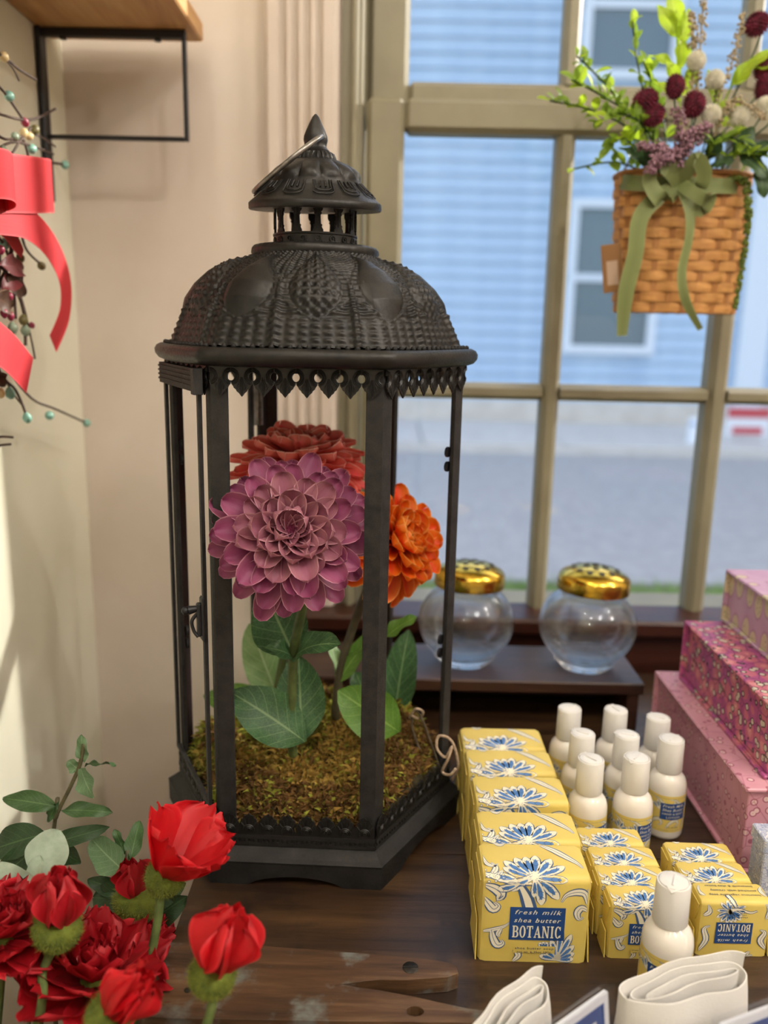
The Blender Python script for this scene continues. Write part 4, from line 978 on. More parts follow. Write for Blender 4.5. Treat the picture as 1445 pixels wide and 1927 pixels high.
# ================================================================== lotion bottles
M_LOT = flat('lotion_bottle_white', '#dfdad2', .18, sss=.25); M_CAPW = flat('cap_white', '#dcdad6', .35)
M_LAB = noisy('lotion_label_paper', '#d3bb62', '#dcc66c', 60, .45)
RB_ = .0170
def make_bottle():
    t = thing('lotion_bottle', '', 'bottle')
    MB().lathe([(.0, .0), (.0145, .0), (.0165, .0012), (RB_, .004), (RB_, .046), (.0166, .0510), (.0152, .0555), (.0126, .0590), (.0100, .0610), (.0088, .0625), (.0088, .0650)], 40).build('body', M_LOT, t, smooth=50)
    cp = MB().lathe([(.0095, .0622), (.0112, .0622), (.0117, .0630), (.0112, .0910), (.0108, .0918), (.0100, .0920), (.0098, .0912), (.0, .0912)], 36)
    c = cp.build('cap', M_CAPW, t, smooth=40)
    # hinged disc set in the top, with a spout notch
    d = MB(); d.lathe([(.0094, .0913), (.0094, .0921), (.0088, .0925), (.003, .0920), (0, .0919)], 28)
    d.tube([(-.006, 0, .0925), (0, 0, .0921), (.006, 0, .0925)], .0007, 5); d.build('disc_top', M_CAPW, c, smooth=40)
    MB().tube([(.0085, -.0040, .0925), (.0116, 0, .0905), (.0085, .0040, .0925)], .0008, 6).build('spout_notch', M_CAPW, c, smooth=True)
    e = .00012
    MB().grid(lambda u, v: ((RB_ + e) * math.cos(2 * PI * u), (RB_ + e) * math.sin(2 * PI * u), .0085 + .0355 * v), 48, 2, closeu=True).build('label', M_LAB, t, smooth=True, fix=False)
    def surf(u, v, layer):
        R = RB_ + e + .00006 + layer * .00003; a = u / RB_ - PI / 2; return (R * math.cos(a), R * math.sin(a), .0085 + max(.0005, min(.035, v)))
    P = Print(surf); w_ = .0345
    for k in range(-3, 4):
        x = k * .0148
        P.scroll([(x - .006, .004), (x - .002, .010), (x + .003, .012), (x + .005, .008), (x + .002, .006)], .0035)
        for ang in (20, 60, 100, 140): P.leafy(x + .002, .022, ang, .0085, .0035, .1)
        P.scroll([(x + .007, .018), (x + .006, .025), (x + .002, .031), (x - .004, .0325)], .003)
        P.ribbon([(x - .0074, .0330), (x, .0330), (x + .0074, .0330)], [.0002, .0002], 0, 1, 2); P.ribbon([(x - .0074, .0018), (x, .0018), (x + .0074, .0018)], [.0002, .0002], 0, 1, 2)
    P.rect(-.0118, .0118, .0125, .0285, 3, 6, n=14)
    for txt, y, h, x0, x1, sh in (('Fresh Milk', .0247, .0026, -.0098, .0098, .3), ('Shea Butter', .0209, .0026, -.0100, .0100, .3), ('HAND & BODY', .0174, .0019, -.0098, .0098, 0), ('LOTION', .0140, .0019, -.0062, .0062, 0)):
        P.shape(fit_text(text_geo(txt, sh, .004, 1.1), x0, x1, y, h), 4, 8)
    P.shape(fit_text(text_geo('2 FL OZ 60ml', 0, .003, 1.1), -.0055, .0055, .0042, .0016), 5, 8)
    P.mb.build('label_print', PM, t, fix=False)
    return t
bo0 = make_bottle(); bo0['group'] = 'white lotion bottles with yellow labels'
for i, (x, y, rz, lab) in enumerate(((.1975, .4860, -.35, 'lotion bottle standing alone in front of the small soaps, nearest the white cloth'), (.1805, .6460, .70, 'lotion bottle at the front left of the bottle cluster behind the large soaps'),
        (.2210, .6500, .72, 'lotion bottle with its cap spout facing forward, front middle of the cluster'), (.2625, .6850, .12, 'lotion bottle beside the pink box whose navy label faces straight out'),
        (.1840, .6920, .9, 'lotion bottle in the second row of the cluster, on its left'), (.2240, .6910, 1.1, 'lotion bottle in the second row of the cluster, in its middle'),
        (.1830, .7430, .8, 'lotion bottle at the back left of the cluster in front of the riser'), (.2275, .7420, 1.0, 'lotion bottle at the back middle of the cluster in front of the riser leg'), (.2640, .7270, 1.2, 'lotion bottle at the back right of the cluster against the pink box'))):
    o = bo0 if i == 0 else copy_tree(bo0); put(o, x, y, rz, lab)
    for ch in o.children:
        if ch.name.startswith('cap'): ch.rotation_euler = (0, 0, (-2.0, 2.2, -2.3, 1.0, 2.5, 2.8, .4, 2.0, 2.4)[i] - rz)
# ================================================================== glass jars with gold lids
def glass(name):
    n = NT(name); g = n.n('ShaderNodeBsdfGlass'); g.inputs['IOR'].default_value = 1.46; g.inputs['Roughness'].default_value = 0; g.inputs[0].default_value = (.97, .985, .99, 1)
    tr = n.n('ShaderNodeBsdfTransparent'); mx = n.n('ShaderNodeMixShader'); mx.inputs[0].default_value = .22
    n.l(g.outputs[0], mx.inputs[1]); n.l(tr.outputs[0], mx.inputs[2]); n.l(mx.outputs[0], n.out.inputs[0]); return n.mat
M_JAR = glass('jar_glass'); M_GOLD = noisy('gold_lid', '#c9a43c', '#dcb84e', 40, .18, 1.0); M_HOLE = flat('lid_hole_shade', '#2a2415', .7)
def jar(x, y, label, rz):
    t = thing('glass_jar', label, 'jar', (x, y, T + .0601), rz, 'round glass jars with perforated gold lids')
    out = [(0, .0), (.026, .0), (.0295, .002), (.030, .005), (.036, .009)]
    for i in range(1, 15): a = -PI / 2 + PI * (.17 + .655 * i / 14); out.append((.0565 * math.cos(a), .0520 + .0500 * math.sin(a)))
    out += [(.0385, .0965), (.0385, .106)]
    inn = [(.0362, .106), (.0362, .0970)]
    for i in range(14, 0, -1): a = -PI / 2 + PI * (.17 + .655 * i / 14); inn.append((.0545 * math.cos(a), .0522 + .0480 * math.sin(a)))
    inn += [(.026, .0085), (.012, .0062), (0, .0058)]
    MB().lathe(out + inn, 64).build('bowl', M_JAR, t, smooth=60)
    ld = MB().lathe([(.0392, .0945), (.0410, .0945), (.0414, .0960), (.0414, .1080), (.0405, .1110), (.0370, .1148), (.0280, .1195), (.0150, .1228), (0, .1240), (0, .1228), (.0150, .1216), (.0280, .1183), (.0370, .1135), (.0392, .1100)], 56).build('lid', M_GOLD, t, smooth=40)
    ld.matrix_basis = Matrix.Translation((0, 0, .0)) @ Matrix.Rotation(math.radians(2.5), 4, 'Y')
    pos = [(0, 0)] + [(.0125, 60 * i) for i in range(6)] + [(.0255, 30 * i + 15) for i in range(12)]
    for r_, a in pos:  # dark discs on the lid stand for the shade inside its holes
        a = math.radians(a); z = float(np.interp(r_, [0, .015, .028, .037], [.1240, .1228, .1195, .1148])) + .00035; k = .0036
        nrm = Vector((math.cos(a) * r_ * 10, math.sin(a) * r_ * 10, 1)).normalized(); p = Vector((r_ * math.cos(a), r_ * math.sin(a), z)); x_, y_, _ = frame(nrm)
        MB().add([p + (x_ * math.cos(q) + y_ * math.sin(q)) * k for q in [2 * PI * i / 12 for i in range(12)]] + [p - nrm * .0012 + (x_ * math.cos(q) + y_ * math.sin(q)) * k for q in [2 * PI * i / 12 for i in range(12)]],
                 [tuple(range(12))] + [(i, (i + 1) % 12, 12 + (i + 1) % 12, 12 + i) for i in range(12)]).build('lid_hole_disc', M_HOLE, ld)
jar(.241, .925, 'round clear glass jar with perforated gold lid, right one on the riser', .3)
jar(.0985, .930, 'round clear glass jar with perforated gold lid, half hidden behind the lantern post', 1.0)

# ================================================================== patterned boxes
def pattern_box(name, base, kind, rough=.45):
    n = NT(name); v = n.coord('Object'); nz = n.noise(v, 30, 3); base_c = n.ramp(nz, [(.3, base[0]), (.7, base[1])])
    def fl(scale, off=0, rnd=1.0):
        tc = n.n('ShaderNodeTexCoord'); mp = n.n('ShaderNodeMapping'); mp.inputs['Location'].default_value = (off, off * .7, off * .3); n.l(tc.outputs['Object'], mp.inputs[0])
        vo = n.n('ShaderNodeTexVoronoi'); vo.inputs['Scale'].default_value = scale; vo.inputs['Randomness'].default_value = rnd; n.l(mp.outputs[0], vo.inputs['Vector']); return vo.outputs['Distance'], vo.outputs['Color']
    if kind == 'pale':
        d, c = fl(95); r1 = n.ramp(d, [(.22, (0, 0, 0, 1)), (.25, (1, 1, 1, 1)), (.31, (1, 1, 1, 1)), (.34, (0, 0, 0, 1))])
        col = n.mix(n.math('MULTIPLY', r1, .75), base_c, '#8e3a52'); col = n.mix(n.ramp(d, [(.20, (1, 1, 1, 1)), (.23, (0, 0, 0, 1))]), col, '#dcc0bd'); col = n.mix(n.ramp(d, [(.05, (1, 1, 1, 1)), (.08, (0, 0, 0, 1))]), col, '#a3506a')
        e = n.voro(v, 42, 'DISTANCE_TO_EDGE'); col = n.mix(n.ramp(e, [(.0, (.6, .6, .6, 1)), (.022, (0, 0, 0, 1))]), col, '#9a4a60')
    elif kind == 'magenta':
        d, c = fl(62); w = n.noise(v, 260, 2); dd = n.math('ADD', d, n.math('MULTIPLY', n.math('SUBTRACT', w, .5), .28))
        col = n.mix(n.ramp(dd, [(.50, (1, 1, 1, 1)), (.54, (0, 0, 0, 1))]), base_c, '#c06a7c'); col = n.mix(n.ramp(dd, [(.26, (.9, .9, .9, 1)), (.30, (0, 0, 0, 1))]), col, '#cf8a8c'); col = n.mix(n.ramp(dd, [(.07, (1, 1, 1, 1)), (.11, (0, 0, 0, 1))]), col, '#e2b49c')
        d2, c2 = fl(105, .37); col = n.mix(n.ramp(d2, [(.36, (1, 1, 1, 1)), (.40, (0, 0, 0, 1))]), col, '#2f2a30'); col = n.mix(n.ramp(d2, [(.27, (1, 1, 1, 1)), (.31, (0, 0, 0, 1))]), col, '#c9c2ae')
        e = n.voro(v, 62, 'DISTANCE_TO_EDGE'); col = n.mix(n.ramp(e, [(.0, (.8, .8, .8, 1)), (.03, (0, 0, 0, 1))]), col, '#4a2a38')
    elif kind == 'mauve':
        v = n.coord('Object', (1, 1, .62)); vo = n.n('ShaderNodeTexVoronoi'); vo.inputs['Scale'].default_value = 44; vo.inputs['Randomness'].default_value = .35; n.l(v, vo.inputs['Vector']); d = vo.outputs['Distance']
        col = n.mix(n.ramp(d, [(.40, (1, 1, 1, 1)), (.43, (0, 0, 0, 1))]), base_c, '#a87f98'); col = n.mix(n.ramp(d, [(.33, (1, 1, 1, 1)), (.36, (0, 0, 0, 1))]), col, '#c2b596')
        dt = n.voro(v, 330); col = n.mix(n.math('MULTIPLY', n.ramp(dt, [(.22, (1, 1, 1, 1)), (.3, (0, 0, 0, 1))]), n.ramp(d, [(.24, (1, 1, 1, 1)), (.28, (0, 0, 0, 1))])), col, '#8a7a72')
    else:
        d = n.noise(v, 70, 4, .6, 2.5); col = n.ramp(d, [(.42, '#d5d6dc'), (.47, '#6f7fae'), (.52, '#c9cbd6'), (.60, '#8b9ac0'), (.66, '#dcdde2')])
    n.bsdf(col, rough, bump=nz, bstr=.1, bdist=.0003); return n.mat
M_PB = pattern_box('pale_pink_print', ('#c98ea0', '#d39daa'), 'pale'); M_MG = pattern_box('magenta_print', ('#a2467c', '#b0568c'), 'magenta'); M_MV = pattern_box('mauve_print', ('#b089a8', '#bd9ab2'), 'mauve'); M_BW = pattern_box('blue_white_print', ('#d5d6dc', '#e0e0e6'), 'toile')
def keep_box(label, x0, x1, y0, y1, z0, z1, mat, o=.004):
    t = thing('keepsake_box', label, 'box', (x0, y0, T + z0), 0, 'stack of patterned paper boxes'); W, D, H = x1 - x0, y1 - y0, z1 - z0
    MB().box(0, W, 0, D, .0001, .0035, c=.0008).build('base_board', mat, t)
    MB().box(o, W - o, o, D - .001, .0036, H - .0038, c=.0008).build('body', mat, t)
    MB().box(-.0005, W, -.0005, D, H - .0037, H, c=.0010).build('lid', mat, t)
    MB().box(-.0004, W, D - .0008, D + .0026, .0001, H, c=.0008).build('spine', mat, t)
    return t
keep_box('pale pink box with small blossom print, lowest of the stack', .305, .535, .622, .862, 0, .081, M_PB)
keep_box('magenta box with coral flowers, middle of the stack', .3245, .535, .636, .843, .0811, .1475, M_MG)
keep_box('mauve box with cream ovals, top of the stack', .365, .535, .660, .848, .1476, .2045, M_MV)
bw = thing('toile_box', 'blue and white printed box standing at the right edge of the table', 'box', (.300, .572, T))
MB().box(0, .14, 0, .022, 0, .055, c=.001).build('body', M_BW, bw); MB().box(-.001, .141, -.001, .023, .0552, .067, c=.001).build('lid', M_BW, bw)

# ================================================================== folded white cloths
def cloth_mat():
    n = NT('white_cotton'); v = n.coord('Object', (1, 1, 1), (0, .5, .6)); wv = n.noise(n.coord('Object', (500, 1300, 900)), 1.0, 2); f = n.noise(v, 25, 3)
    n.bsdf(n.ramp(f, [(.3, '#d9d6d1'), (.7, '#e2dfda')]), .9, bump=wv, bstr=.35, bdist=.0004, sheen=.3); return n.mat
M_CLOTH = cloth_mat()
def cloth_roll(label, c0, c1, rad, H, turns, seed, tilt=0.0, lift=0.0):
    """a cloth folded into a flattened roll standing on edge; c0-c1 is its long axis seen from above"""
    r = random.Random(seed); c0, c1 = Vector(c0), Vector(c1); mid = (c0 + c1) / 2; ax = (c1 - c0); L = ax.length / 2; ang = math.atan2(ax.y, ax.x)
    t = thing('folded_cloth', label, 'cloth', (mid.x, mid.y, T), ang, 'folded white cloths at the front')
    n = 150; path = []; ph = r.uniform(0, 6)
    for i in range(n):
        s = i / (n - 1); th = s * turns * 2 * PI + .4; k = 1 - .86 * s ** .9; rr = rad * k
        ex = (L * (1 - .40 * s)); cs, sn = math.cos(th), math.sin(th)
        x = ex * math.copysign(abs(cs) ** .75, cs); y = rr * math.copysign(abs(sn) ** .8, sn) + .0012 * math.sin(7 * x / L + ph) + .10 * rad * s
        path.append(Vector((x, y, 0)))
    th_ = .0022; b = MB(); hv = 7
    for side in (1, -1):
        vs = []
        for j in range(hv):
            z = H * j / (hv - 1)
            for i, p in enumerate(path):
                d = path[min(i + 1, n - 1)] - path[max(i - 1, 0)]; d.normalize(); nn = Vector((-d.y, d.x, 0)); e = th_ / 2 * (1 if j < hv - 1 else .35)
                zz = z + (.0020 * math.sin(i * .18 + ph) + .006 * tilt * (p.x / L) + .0035 * math.sin(i * .07)) * j / (hv - 1) - (0 if j < hv - 1 else -.0004)
                q_ = p + nn * side * e + Vector((0, .0018 * math.sin(z * 90 + i * .05), 0)); vs.append((q_.x, q_.y, max(.0002, zz)))
        b.add(vs, [(j * n + i, j * n + i + 1, (j + 1) * n + i + 1, (j + 1) * n + i) for j in range(hv - 1) for i in range(n - 1)])
    o1 = (hv - 1) * n; o2 = o1 + hv * n
    b.f += [(o1 + i, o1 + i + 1, o2 + i + 1, o2 + i) for i in range(n - 1)]; b.m += [0] * (n - 1)
    for i0 in (0, n - 1):
        b.f += [(j * n + i0, (j + 1) * n + i0, hv * n + (j + 1) * n + i0, hv * n + j * n + i0) for j in range(hv - 1)]; b.m += [0] * (hv - 1)
    b.build('cloth_layers', M_CLOTH, t, smooth=60); return t
cloth_roll('white cotton cloth folded in a wide flat roll at the front right', (.148, .428, 0), (.244, .455, 0), .019, .052, 2.4, 3, .5)
cloth_roll('narrow white cotton cloth folded on a slant beside the batten', (.054, .392, 0), (.112, .446, 0), .015, .050, 2.3, 8, .6)
# cards in clear sleeves
M_CARD = flat('card_white', '#dfe3ea', .5); M_CARDB = flat('card_navy_border', '#3d5590', .5); M_SLV = thin_glass('clear_sleeve', (.97, .97, .98, 1), 1.5)
def card(label, corner, ux, uy, W, H):
    """a bordered card in a clear sleeve; corner is its upper right corner, ux along its top edge, uy down its side"""
    ux, uy = Vector(ux).normalized(), Vector(uy).normalized(); uy = (uy - ux * uy.dot(ux)).normalized(); nn = ux.cross(uy); nn = nn if nn.y > 0 else -nn; c = Vector(corner); base = c + uy * H
    t = thing('boxed_card', label, 'card', base); mp = lambda u, v, h: c + ux * u + uy * v + nn * h - base
    R = lambda a, b_, c_, d: [(a, c_), (b_, c_), (b_, d), (a, d)]
    MB().prism(R(0, W, 0, H), -.0030, .0, mp).build('card_stack', M_CARD, t)
    def fr(m0, wd, hh, nm):
        MB().prism(R(m0, W - m0, m0, H - m0), -.0030 - hh, -.0030, mp, holes=[R(m0 + wd, W - m0 - wd, m0 + wd, H - m0 - wd)]).build(nm, M_CARDB, t)
    fr(.0045, .0075, .0002, 'border'); fr(.0145, .0016, .0002, 'border_line')
    MB().prism(R(-.0045, W + .002, -.003, H), -.0042, -.0038, mp).build('sleeve', M_SLV, t); MB().prism(R(-.0045, W + .002, -.003, H), .0008, .0011, mp).build('sleeve', M_SLV, t)
A = px(1136, 1862, .415)
card('white card with navy border in a clear sleeve between the cloths', A, px(1038, 1932, .385) - A, Vector((.10, -.15, -1)), .075, A.z - T - .0003)
A = px(1352, 1925, .385)
card('clear sleeved card at the lower right corner leaning on the cloth', A, px(1450, 1888, .405) - A, Vector((.0, -.25, -1)), .075, .060)
# ================================================================== bucket of poppies left of the table
M_POP = petal_mat('poppy_red', '#b3101f', '#a00a18', '#7c0712', '#c82230', .25, .55); M_POPB = petal_mat('poppy_bright', '#d01420', '#c40e18', '#a00a14', '#e03038', .35, .5)
M_CAL = noisy('poppy_calyx', '#4d5a1c', '#6a7626', 120, .9); M_HAIR = flat('calyx_hair', '#7d8634', .8, translucent=.3); M_PST = noisy('poppy_stem', '#4a5a28', '#62703a', 100, .8)
M_ZINC = noisy('zinc_bucket', '#7d8288', '#9a9ea2', 30, .4, .85)
BK = Vector((-.275, .43, 0))
bk = thing('flower_bucket', 'zinc bucket of artificial flowers on the floor left of the table', 'bucket', BK)
MB().lathe([(0, .0), (.075, .0), (.080, .004), (.105, .30), (.109, .303), (.106, .306), (.101, .300), (.077, .008), (0, .008)], 40).build('body', M_ZINC, bk, smooth=40)
for z, r_ in ((.06, .0855), (.22, .099)): MB().tube([(r_ * math.cos(a), r_ * math.sin(a), z) for a in [2 * PI * i / 40 for i in range(40)]], .002, 6, closed=True).build('hoop', M_ZINC, bk, smooth=True)
MB().tube([(.107 * math.cos(a), .02 - .12 * math.sin(a), .30 - .09 * math.sin(a)) for a in [PI * i / 20 for i in range(21)]], .0022, 6).build('bail_handle', M_ZINC, bk, smooth=True)
FOAM = flat('florist_foam', '#3c4a34', .95); MB().lathe([(0, .009), (.078, .009), (.098, .255), (0, .262)], 30).build('florist_foam', FOAM, bk)
def crumple(name, L, W, mat, a0, a1, cup, seed, tear=.004):
    r = random.Random(seed); ph = [r.uniform(0, 6) for _ in range(6)]; nu, nv = 15, 13; K = nv - 1
    cy, cz = [0], [0]
    for j in range(1, nv): a = a0 + (a1 - a0) * (j - .5) / K; cy.append(cy[-1] + math.cos(a) * L / K); cz.append(cz[-1] + math.sin(a) * L / K)
    def fn(u, v):
        j = int(round(v * K)); uu = 2 * u - 1; a = a0 + (a1 - a0) * v
        wv = .22 + .78 * math.sin(min(1, v / .7) * PI / 2) if v < .7 else (1 - .55 * ((v - .7) / .3) ** 2.5)
        h = cup * W * uu * uu * wv + (.0012 * math.sin(uu * 9 + ph[0]) + .0009 * math.sin(uu * 17 + ph[1] + v * 3) + .0016 * math.sin(uu * 4 + v * 6 + ph[2])) * (v ** .7)
        ex = tear * (math.sin(uu * 8 + ph[3]) * .5 + math.sin(uu * 19 + ph[4]) * .3 + math.sin(uu * 33 + ph[5]) * .25) * max(0, v - .75) * 4 - .10 * L * uu * uu * v
        return (uu * wv * W / 2, cy[j] + ex * math.cos(a) - math.sin(a) * h, cz[j] + ex * math.sin(a) + math.cos(a) * h)
    m = MB(); m.grid(fn, nu, nv); return m.mesh(name, mat, smooth=True, fix=False)
def hairy(t, c, axis, rad, ln, n, seed, mesh_parent, half=None):
    r = random.Random(seed); b = MB()
    x, y, z = frame(Vector(axis))
    for i in range(n):
        u = r.uniform(-1, .55); a = r.uniform(0, 2 * PI); s = math.sqrt(max(0, 1 - u * u)); d = (x * math.cos(a) + y * math.sin(a)) * s + z * u
        p = Vector(c) + Vector((d.x * rad, d.y * rad, d.z * rad)); tip = p + (d + Vector((r.uniform(-.5, .5), r.uniform(-.5, .5), r.uniform(-.3, .5)))) * ln * r.uniform(.6, 1.2); sd = d.cross(Vector((r.uniform(-1, 1), r.uniform(-1, 1), 1))).normalized() * .00022
        b.add([p - sd, p + sd, tip], [(0, 1, 2)])
    return tag(b.build('calyx_hair', M_HAIR, mesh_parent, fix=False), kind='stuff')
def poppy(label, head, axis, up, L, stem_px, mat, spread, npet, seed, calr=.013, inner=True):
    """axis points from the calyx into the bloom"""
    r = random.Random(seed); head = Vector(head); axis = Vector(axis).normalized()
    base = BK + Vector((r.uniform(-.05, .05), r.uniform(-.05, .05), .2605)); t = thing('poppy', label, 'flower', base, 0, 'red artificial poppies in the bucket')
    pts = [head - axis * calr * .9] + [Vector(p) for p in stem_px]; last = pts[-1]; pts += ([Vector((-.215, last.y, last.z - .002))] if last.x > -.2 else []); last = pts[-1]; pts += [last + (base - last) * .35 + Vector((-.03, 0, -.04)), base]
    MB().tube([p - base for p in smooth_path(pts, 6)], .0030, 8).build('stem', M_PST, t, smooth=True)
    hd = bpy.data.objects.new('flower_head', None); COL.objects.link(hd); hd.parent = t; hd.location = head - base; hd.rotation_mode = 'QUATERNION'
    hd.rotation_quaternion = rotate_to(up, axis)
    cal = MB().lathe([(.003, -calr * 1.15), (calr * .55, -calr * 1.0), (calr * .92, -calr * .55), (calr * 1.02, -calr * .05), (calr * .9, calr * .35), (calr * .6, calr * .45)], 20, rf=lambda q, a, j: q * (1 + .06 * math.cos(2 * a))).build('calyx', M_CAL, hd, smooth=True)
    hairy(t, (0, 0, -.0), (0, 0, 1), calr * 1.0, .0026, 1500, seed, cal)
    for i in range(npet):
        a = 2 * PI * i / npet + r.uniform(-.25, .25); k = r.uniform(.92, 1.08)
        me = crumple('petal', L * k, L * 1.05, mat, PI / 2 - spread * .6 + r.uniform(-.1, .1), PI / 2 + r.uniform(-.25, .10) - spread * .4 + (.35 if spread < .3 else 0), .16, seed * 10 + i)
        link('petal', me, hd, (-math.sin(a) * calr * .45, math.cos(a) * calr * .45, calr * .1)).rotation_euler = (0, 0, a)
    if inner:
        for i in range(2):
            a = r.uniform(0, 6); me = crumple('petal', L * .86, L * .9, mat, PI / 2 - .1, PI / 2 + .3, .2, seed * 10 + 7 + i)
            link('petal', me, hd, (-math.sin(a) * calr * .15, math.cos(a) * calr * .15, calr * .2)).rotation_euler = (0, 0, a)
    return t
poppy('red poppy with upright petals and plump green calyx, at the far left', px(108, 1745, .46), (.10, -.10, 1), (0, 1, 0), .040, [px(80, 1830, .455), px(68, 1940, .44)], M_POP, .10, 4, 21, .0145)
poppy('red poppy opening to the right in front of the lantern base', px(312, 1648, .50), (.46, -.15, .88), (0, 1, 0), .046, [px(300, 1710, .495), px(284, 1800, .49), px(262, 1900, .485), px(240, 1985, .465)], M_POPB, 1.05, 5, 22, .0130, False)
poppy('half open red bud tucked behind the poppy by the lantern base', px(258, 1690, .525), (-.12, -.55, .85), (0, 1, 0), .030, [px(245, 1760, .53), px(240, 1900, .52)], M_POP, .0, 3, 23, .0165, False)
poppy('bright red poppy leaning over the table batten', px(400, 1832, .415), (.30, -.42, .86), (0, 1, 0), .0430, [px(400, 1885, .412), px(384, 1945, .408), px(372, 1990, .402)], M_POPB, .05, 4, 24, .0130)
poppy('red poppy cut by the bottom edge of the picture', px(205, 1912, .40), (.62, -.2, .75), (0, 1, 0), .036, [px(180, 2010, .395)], M_POPB, .25, 4, 25, .0120)
def ruffled(label, c, R, seed, axis=(0, -.3, 1)):
    r = random.Random(seed); c = Vector(c); base = BK + Vector((r.uniform(-.04, .04), r.uniform(-.04, .04), .2605)); t = thing('ruffled_flower', label, 'flower', base, 0, 'large ruffled red flowers in the bucket')
    ax = Vector(axis).normalized(); MB().tube([p - base for p in smooth_path([c - ax * .02, (c - ax * .02) * .5 + base * .5 + Vector((0, 0, -.02)), base], 6)], .0035, 8).build('stem', M_PST, t, smooth=True)
    hd = bpy.data.objects.new('flower_head', None); COL.objects.link(hd); hd.parent = t; hd.location = c - base; hd.rotation_mode = 'QUATERNION'; hd.rotation_quaternion = rotate_to((0, 1, 0), ax)
    for ri_, (n, ln, a0, a1) in enumerate(((7, 1.0, .05, .35), (6, .92, .35, .7), (6, .8, .7, 1.1), (5, .62, 1.0, 1.5), (4, .45, 1.2, 1.8))):
        for i in range(n):
            a = 2 * PI * (i + .5 * (ri_ % 2)) / n + r.uniform(-.2, .2); me = crumple('petal', R * ln, R * ln * .95, M_POP, a0, a1 + r.uniform(-.2, .2), .18, seed * 40 + ri_ * 8 + i, .005)
            link('petal', me, hd, (-math.sin(a) * .003, math.cos(a) * .003, -.006 + .003 * ri_)).rotation_euler = (0, 0, a)
    MB().lathe([(.004, -.02), (.011, -.014), (.014, -.006), (.006, .002)], 14).build('calyx', M_CAL, hd, smooth=True)
ruffled('large ruffled deep red bloom below the poppies', px(175, 1840, .475), .052, 31, (.1, -.55, .8))
ruffled('ruffled red bloom cut by the left edge of the picture', px(0, 1760, .47), .042, 32, (.2, -.5, .85))
ruffled('dark red bloom behind the poppies beside the table edge', px(250, 1778, .53), .032, 33, (.2, -.4, .9))

# ================================================================== foliage in the bucket
M_EUC = leaf_mat('foliage_green', '#33502c', '#46683a', '#6a8a55', .3, nv=9.0); M_EUCD = leaf_mat('foliage_dark', '#243a22', '#2f4a2a', '#4a6640', .2); M_LAMB = noisy('lambs_ear', '#8fa08c', '#a6b4a0', 90, .95, bstr=.3, translucent=.15); M_EUCP = leaf_mat('foliage_pale', '#5a7a55', '#6f8f66', '#93ad86', .3)
M_TWIGG = noisy('foliage_stem', '#4a4630', '#5f5a3c', 90, .7)
def spray(label, pts, leaves, seed, mat_stem=None):
    r = random.Random(seed); base = BK + Vector((r.uniform(-.06, .06), r.uniform(-.06, .06), .2605)); t = thing('foliage_spray', label, 'foliage', base, 0, 'leafy sprays in the bucket')
    P = [Vector(p) for p in pts] + [base]; MB().tube([p - base for p in smooth_path(P, 6)], .0017, 6).build('stem', mat_stem or M_TWIGG, t, smooth=True)
    for b0, tp, W, mt, nh, bd in leaves: leaf_on(t, b0, tp, W, mt, nh, bd)
Yv = .60
spray('green leafy spray reaching up against the wall', [px(158, 1400, Yv), px(150, 1440, Yv), px(132, 1482, Yv), px(105, 1540, Yv), px(95, 1610, Yv)],
      [(px(108, 1518, Yv), px(4, 1500, Yv), .017, M_EUC, (0, -.7, .7), -.5), (px(115, 1525, Yv), px(208, 1526, Yv), .013, M_EUC, (0, -.6, .8), -.5), (px(152, 1445, Yv), px(172, 1500, Yv - .02), .017, M_EUCP, (-.2, -1, .2), -.4), (px(150, 1450, Yv), px(128, 1432, Yv), .011, M_EUCP, (0, -1, .3), -.2),
       (px(158, 1435, Yv), px(152, 1385, Yv), .010, M_EUCP, (0, -1, .2), -.3), (px(160, 1440, Yv), px(218, 1436, Yv + .05), .006, M_EUC, (0, -.5, .9), -.2), (px(108, 1510, Yv), px(90, 1545, Yv), .008, M_EUC, (0, -1, .2), 0)], 1)
spray('broad dark leaves at the left edge above the poppies', [px(70, 1580, .57), px(80, 1640, .56), px(90, 1740, .54)],
      [(px(88, 1568, .57), px(-25, 1600, .57), .026, M_EUCD, (0, -.8, .6), -.6), (px(75, 1590, .57), px(-10, 1660, .56), .022, M_EUCD, (.1, -.9, .4), -.4), (px(90, 1590, .575), px(200, 1557, .575), .014, M_EUCD, (0, -.8, .6), -.3), (px(92, 1585, .58), px(150, 1625, .58), .018, M_EUCD, (0, -1, .3), -.3)], 2)
spray('soft grey lambs ear leaves behind the left poppy', [px(95, 1650, .51), px(92, 1700, .51), px(95, 1800, .50)],
      [(px(65, 1650, .515), px(112, 1562, .54), .030, M_LAMB, (.2, -1, .3), -.5), (px(78, 1690, .505), px(-8, 1625, .505), .016, M_LAMB, (.2, -.8, .6), -.5), (px(55, 1690, .50), px(72, 1610, .52), .016, M_LAMB, (-.2, -1, .3), -.4), (px(50, 1705, .50), px(-25, 1690, .49), .024, M_LAMB, (0, -.8, .6), -.3)], 3)
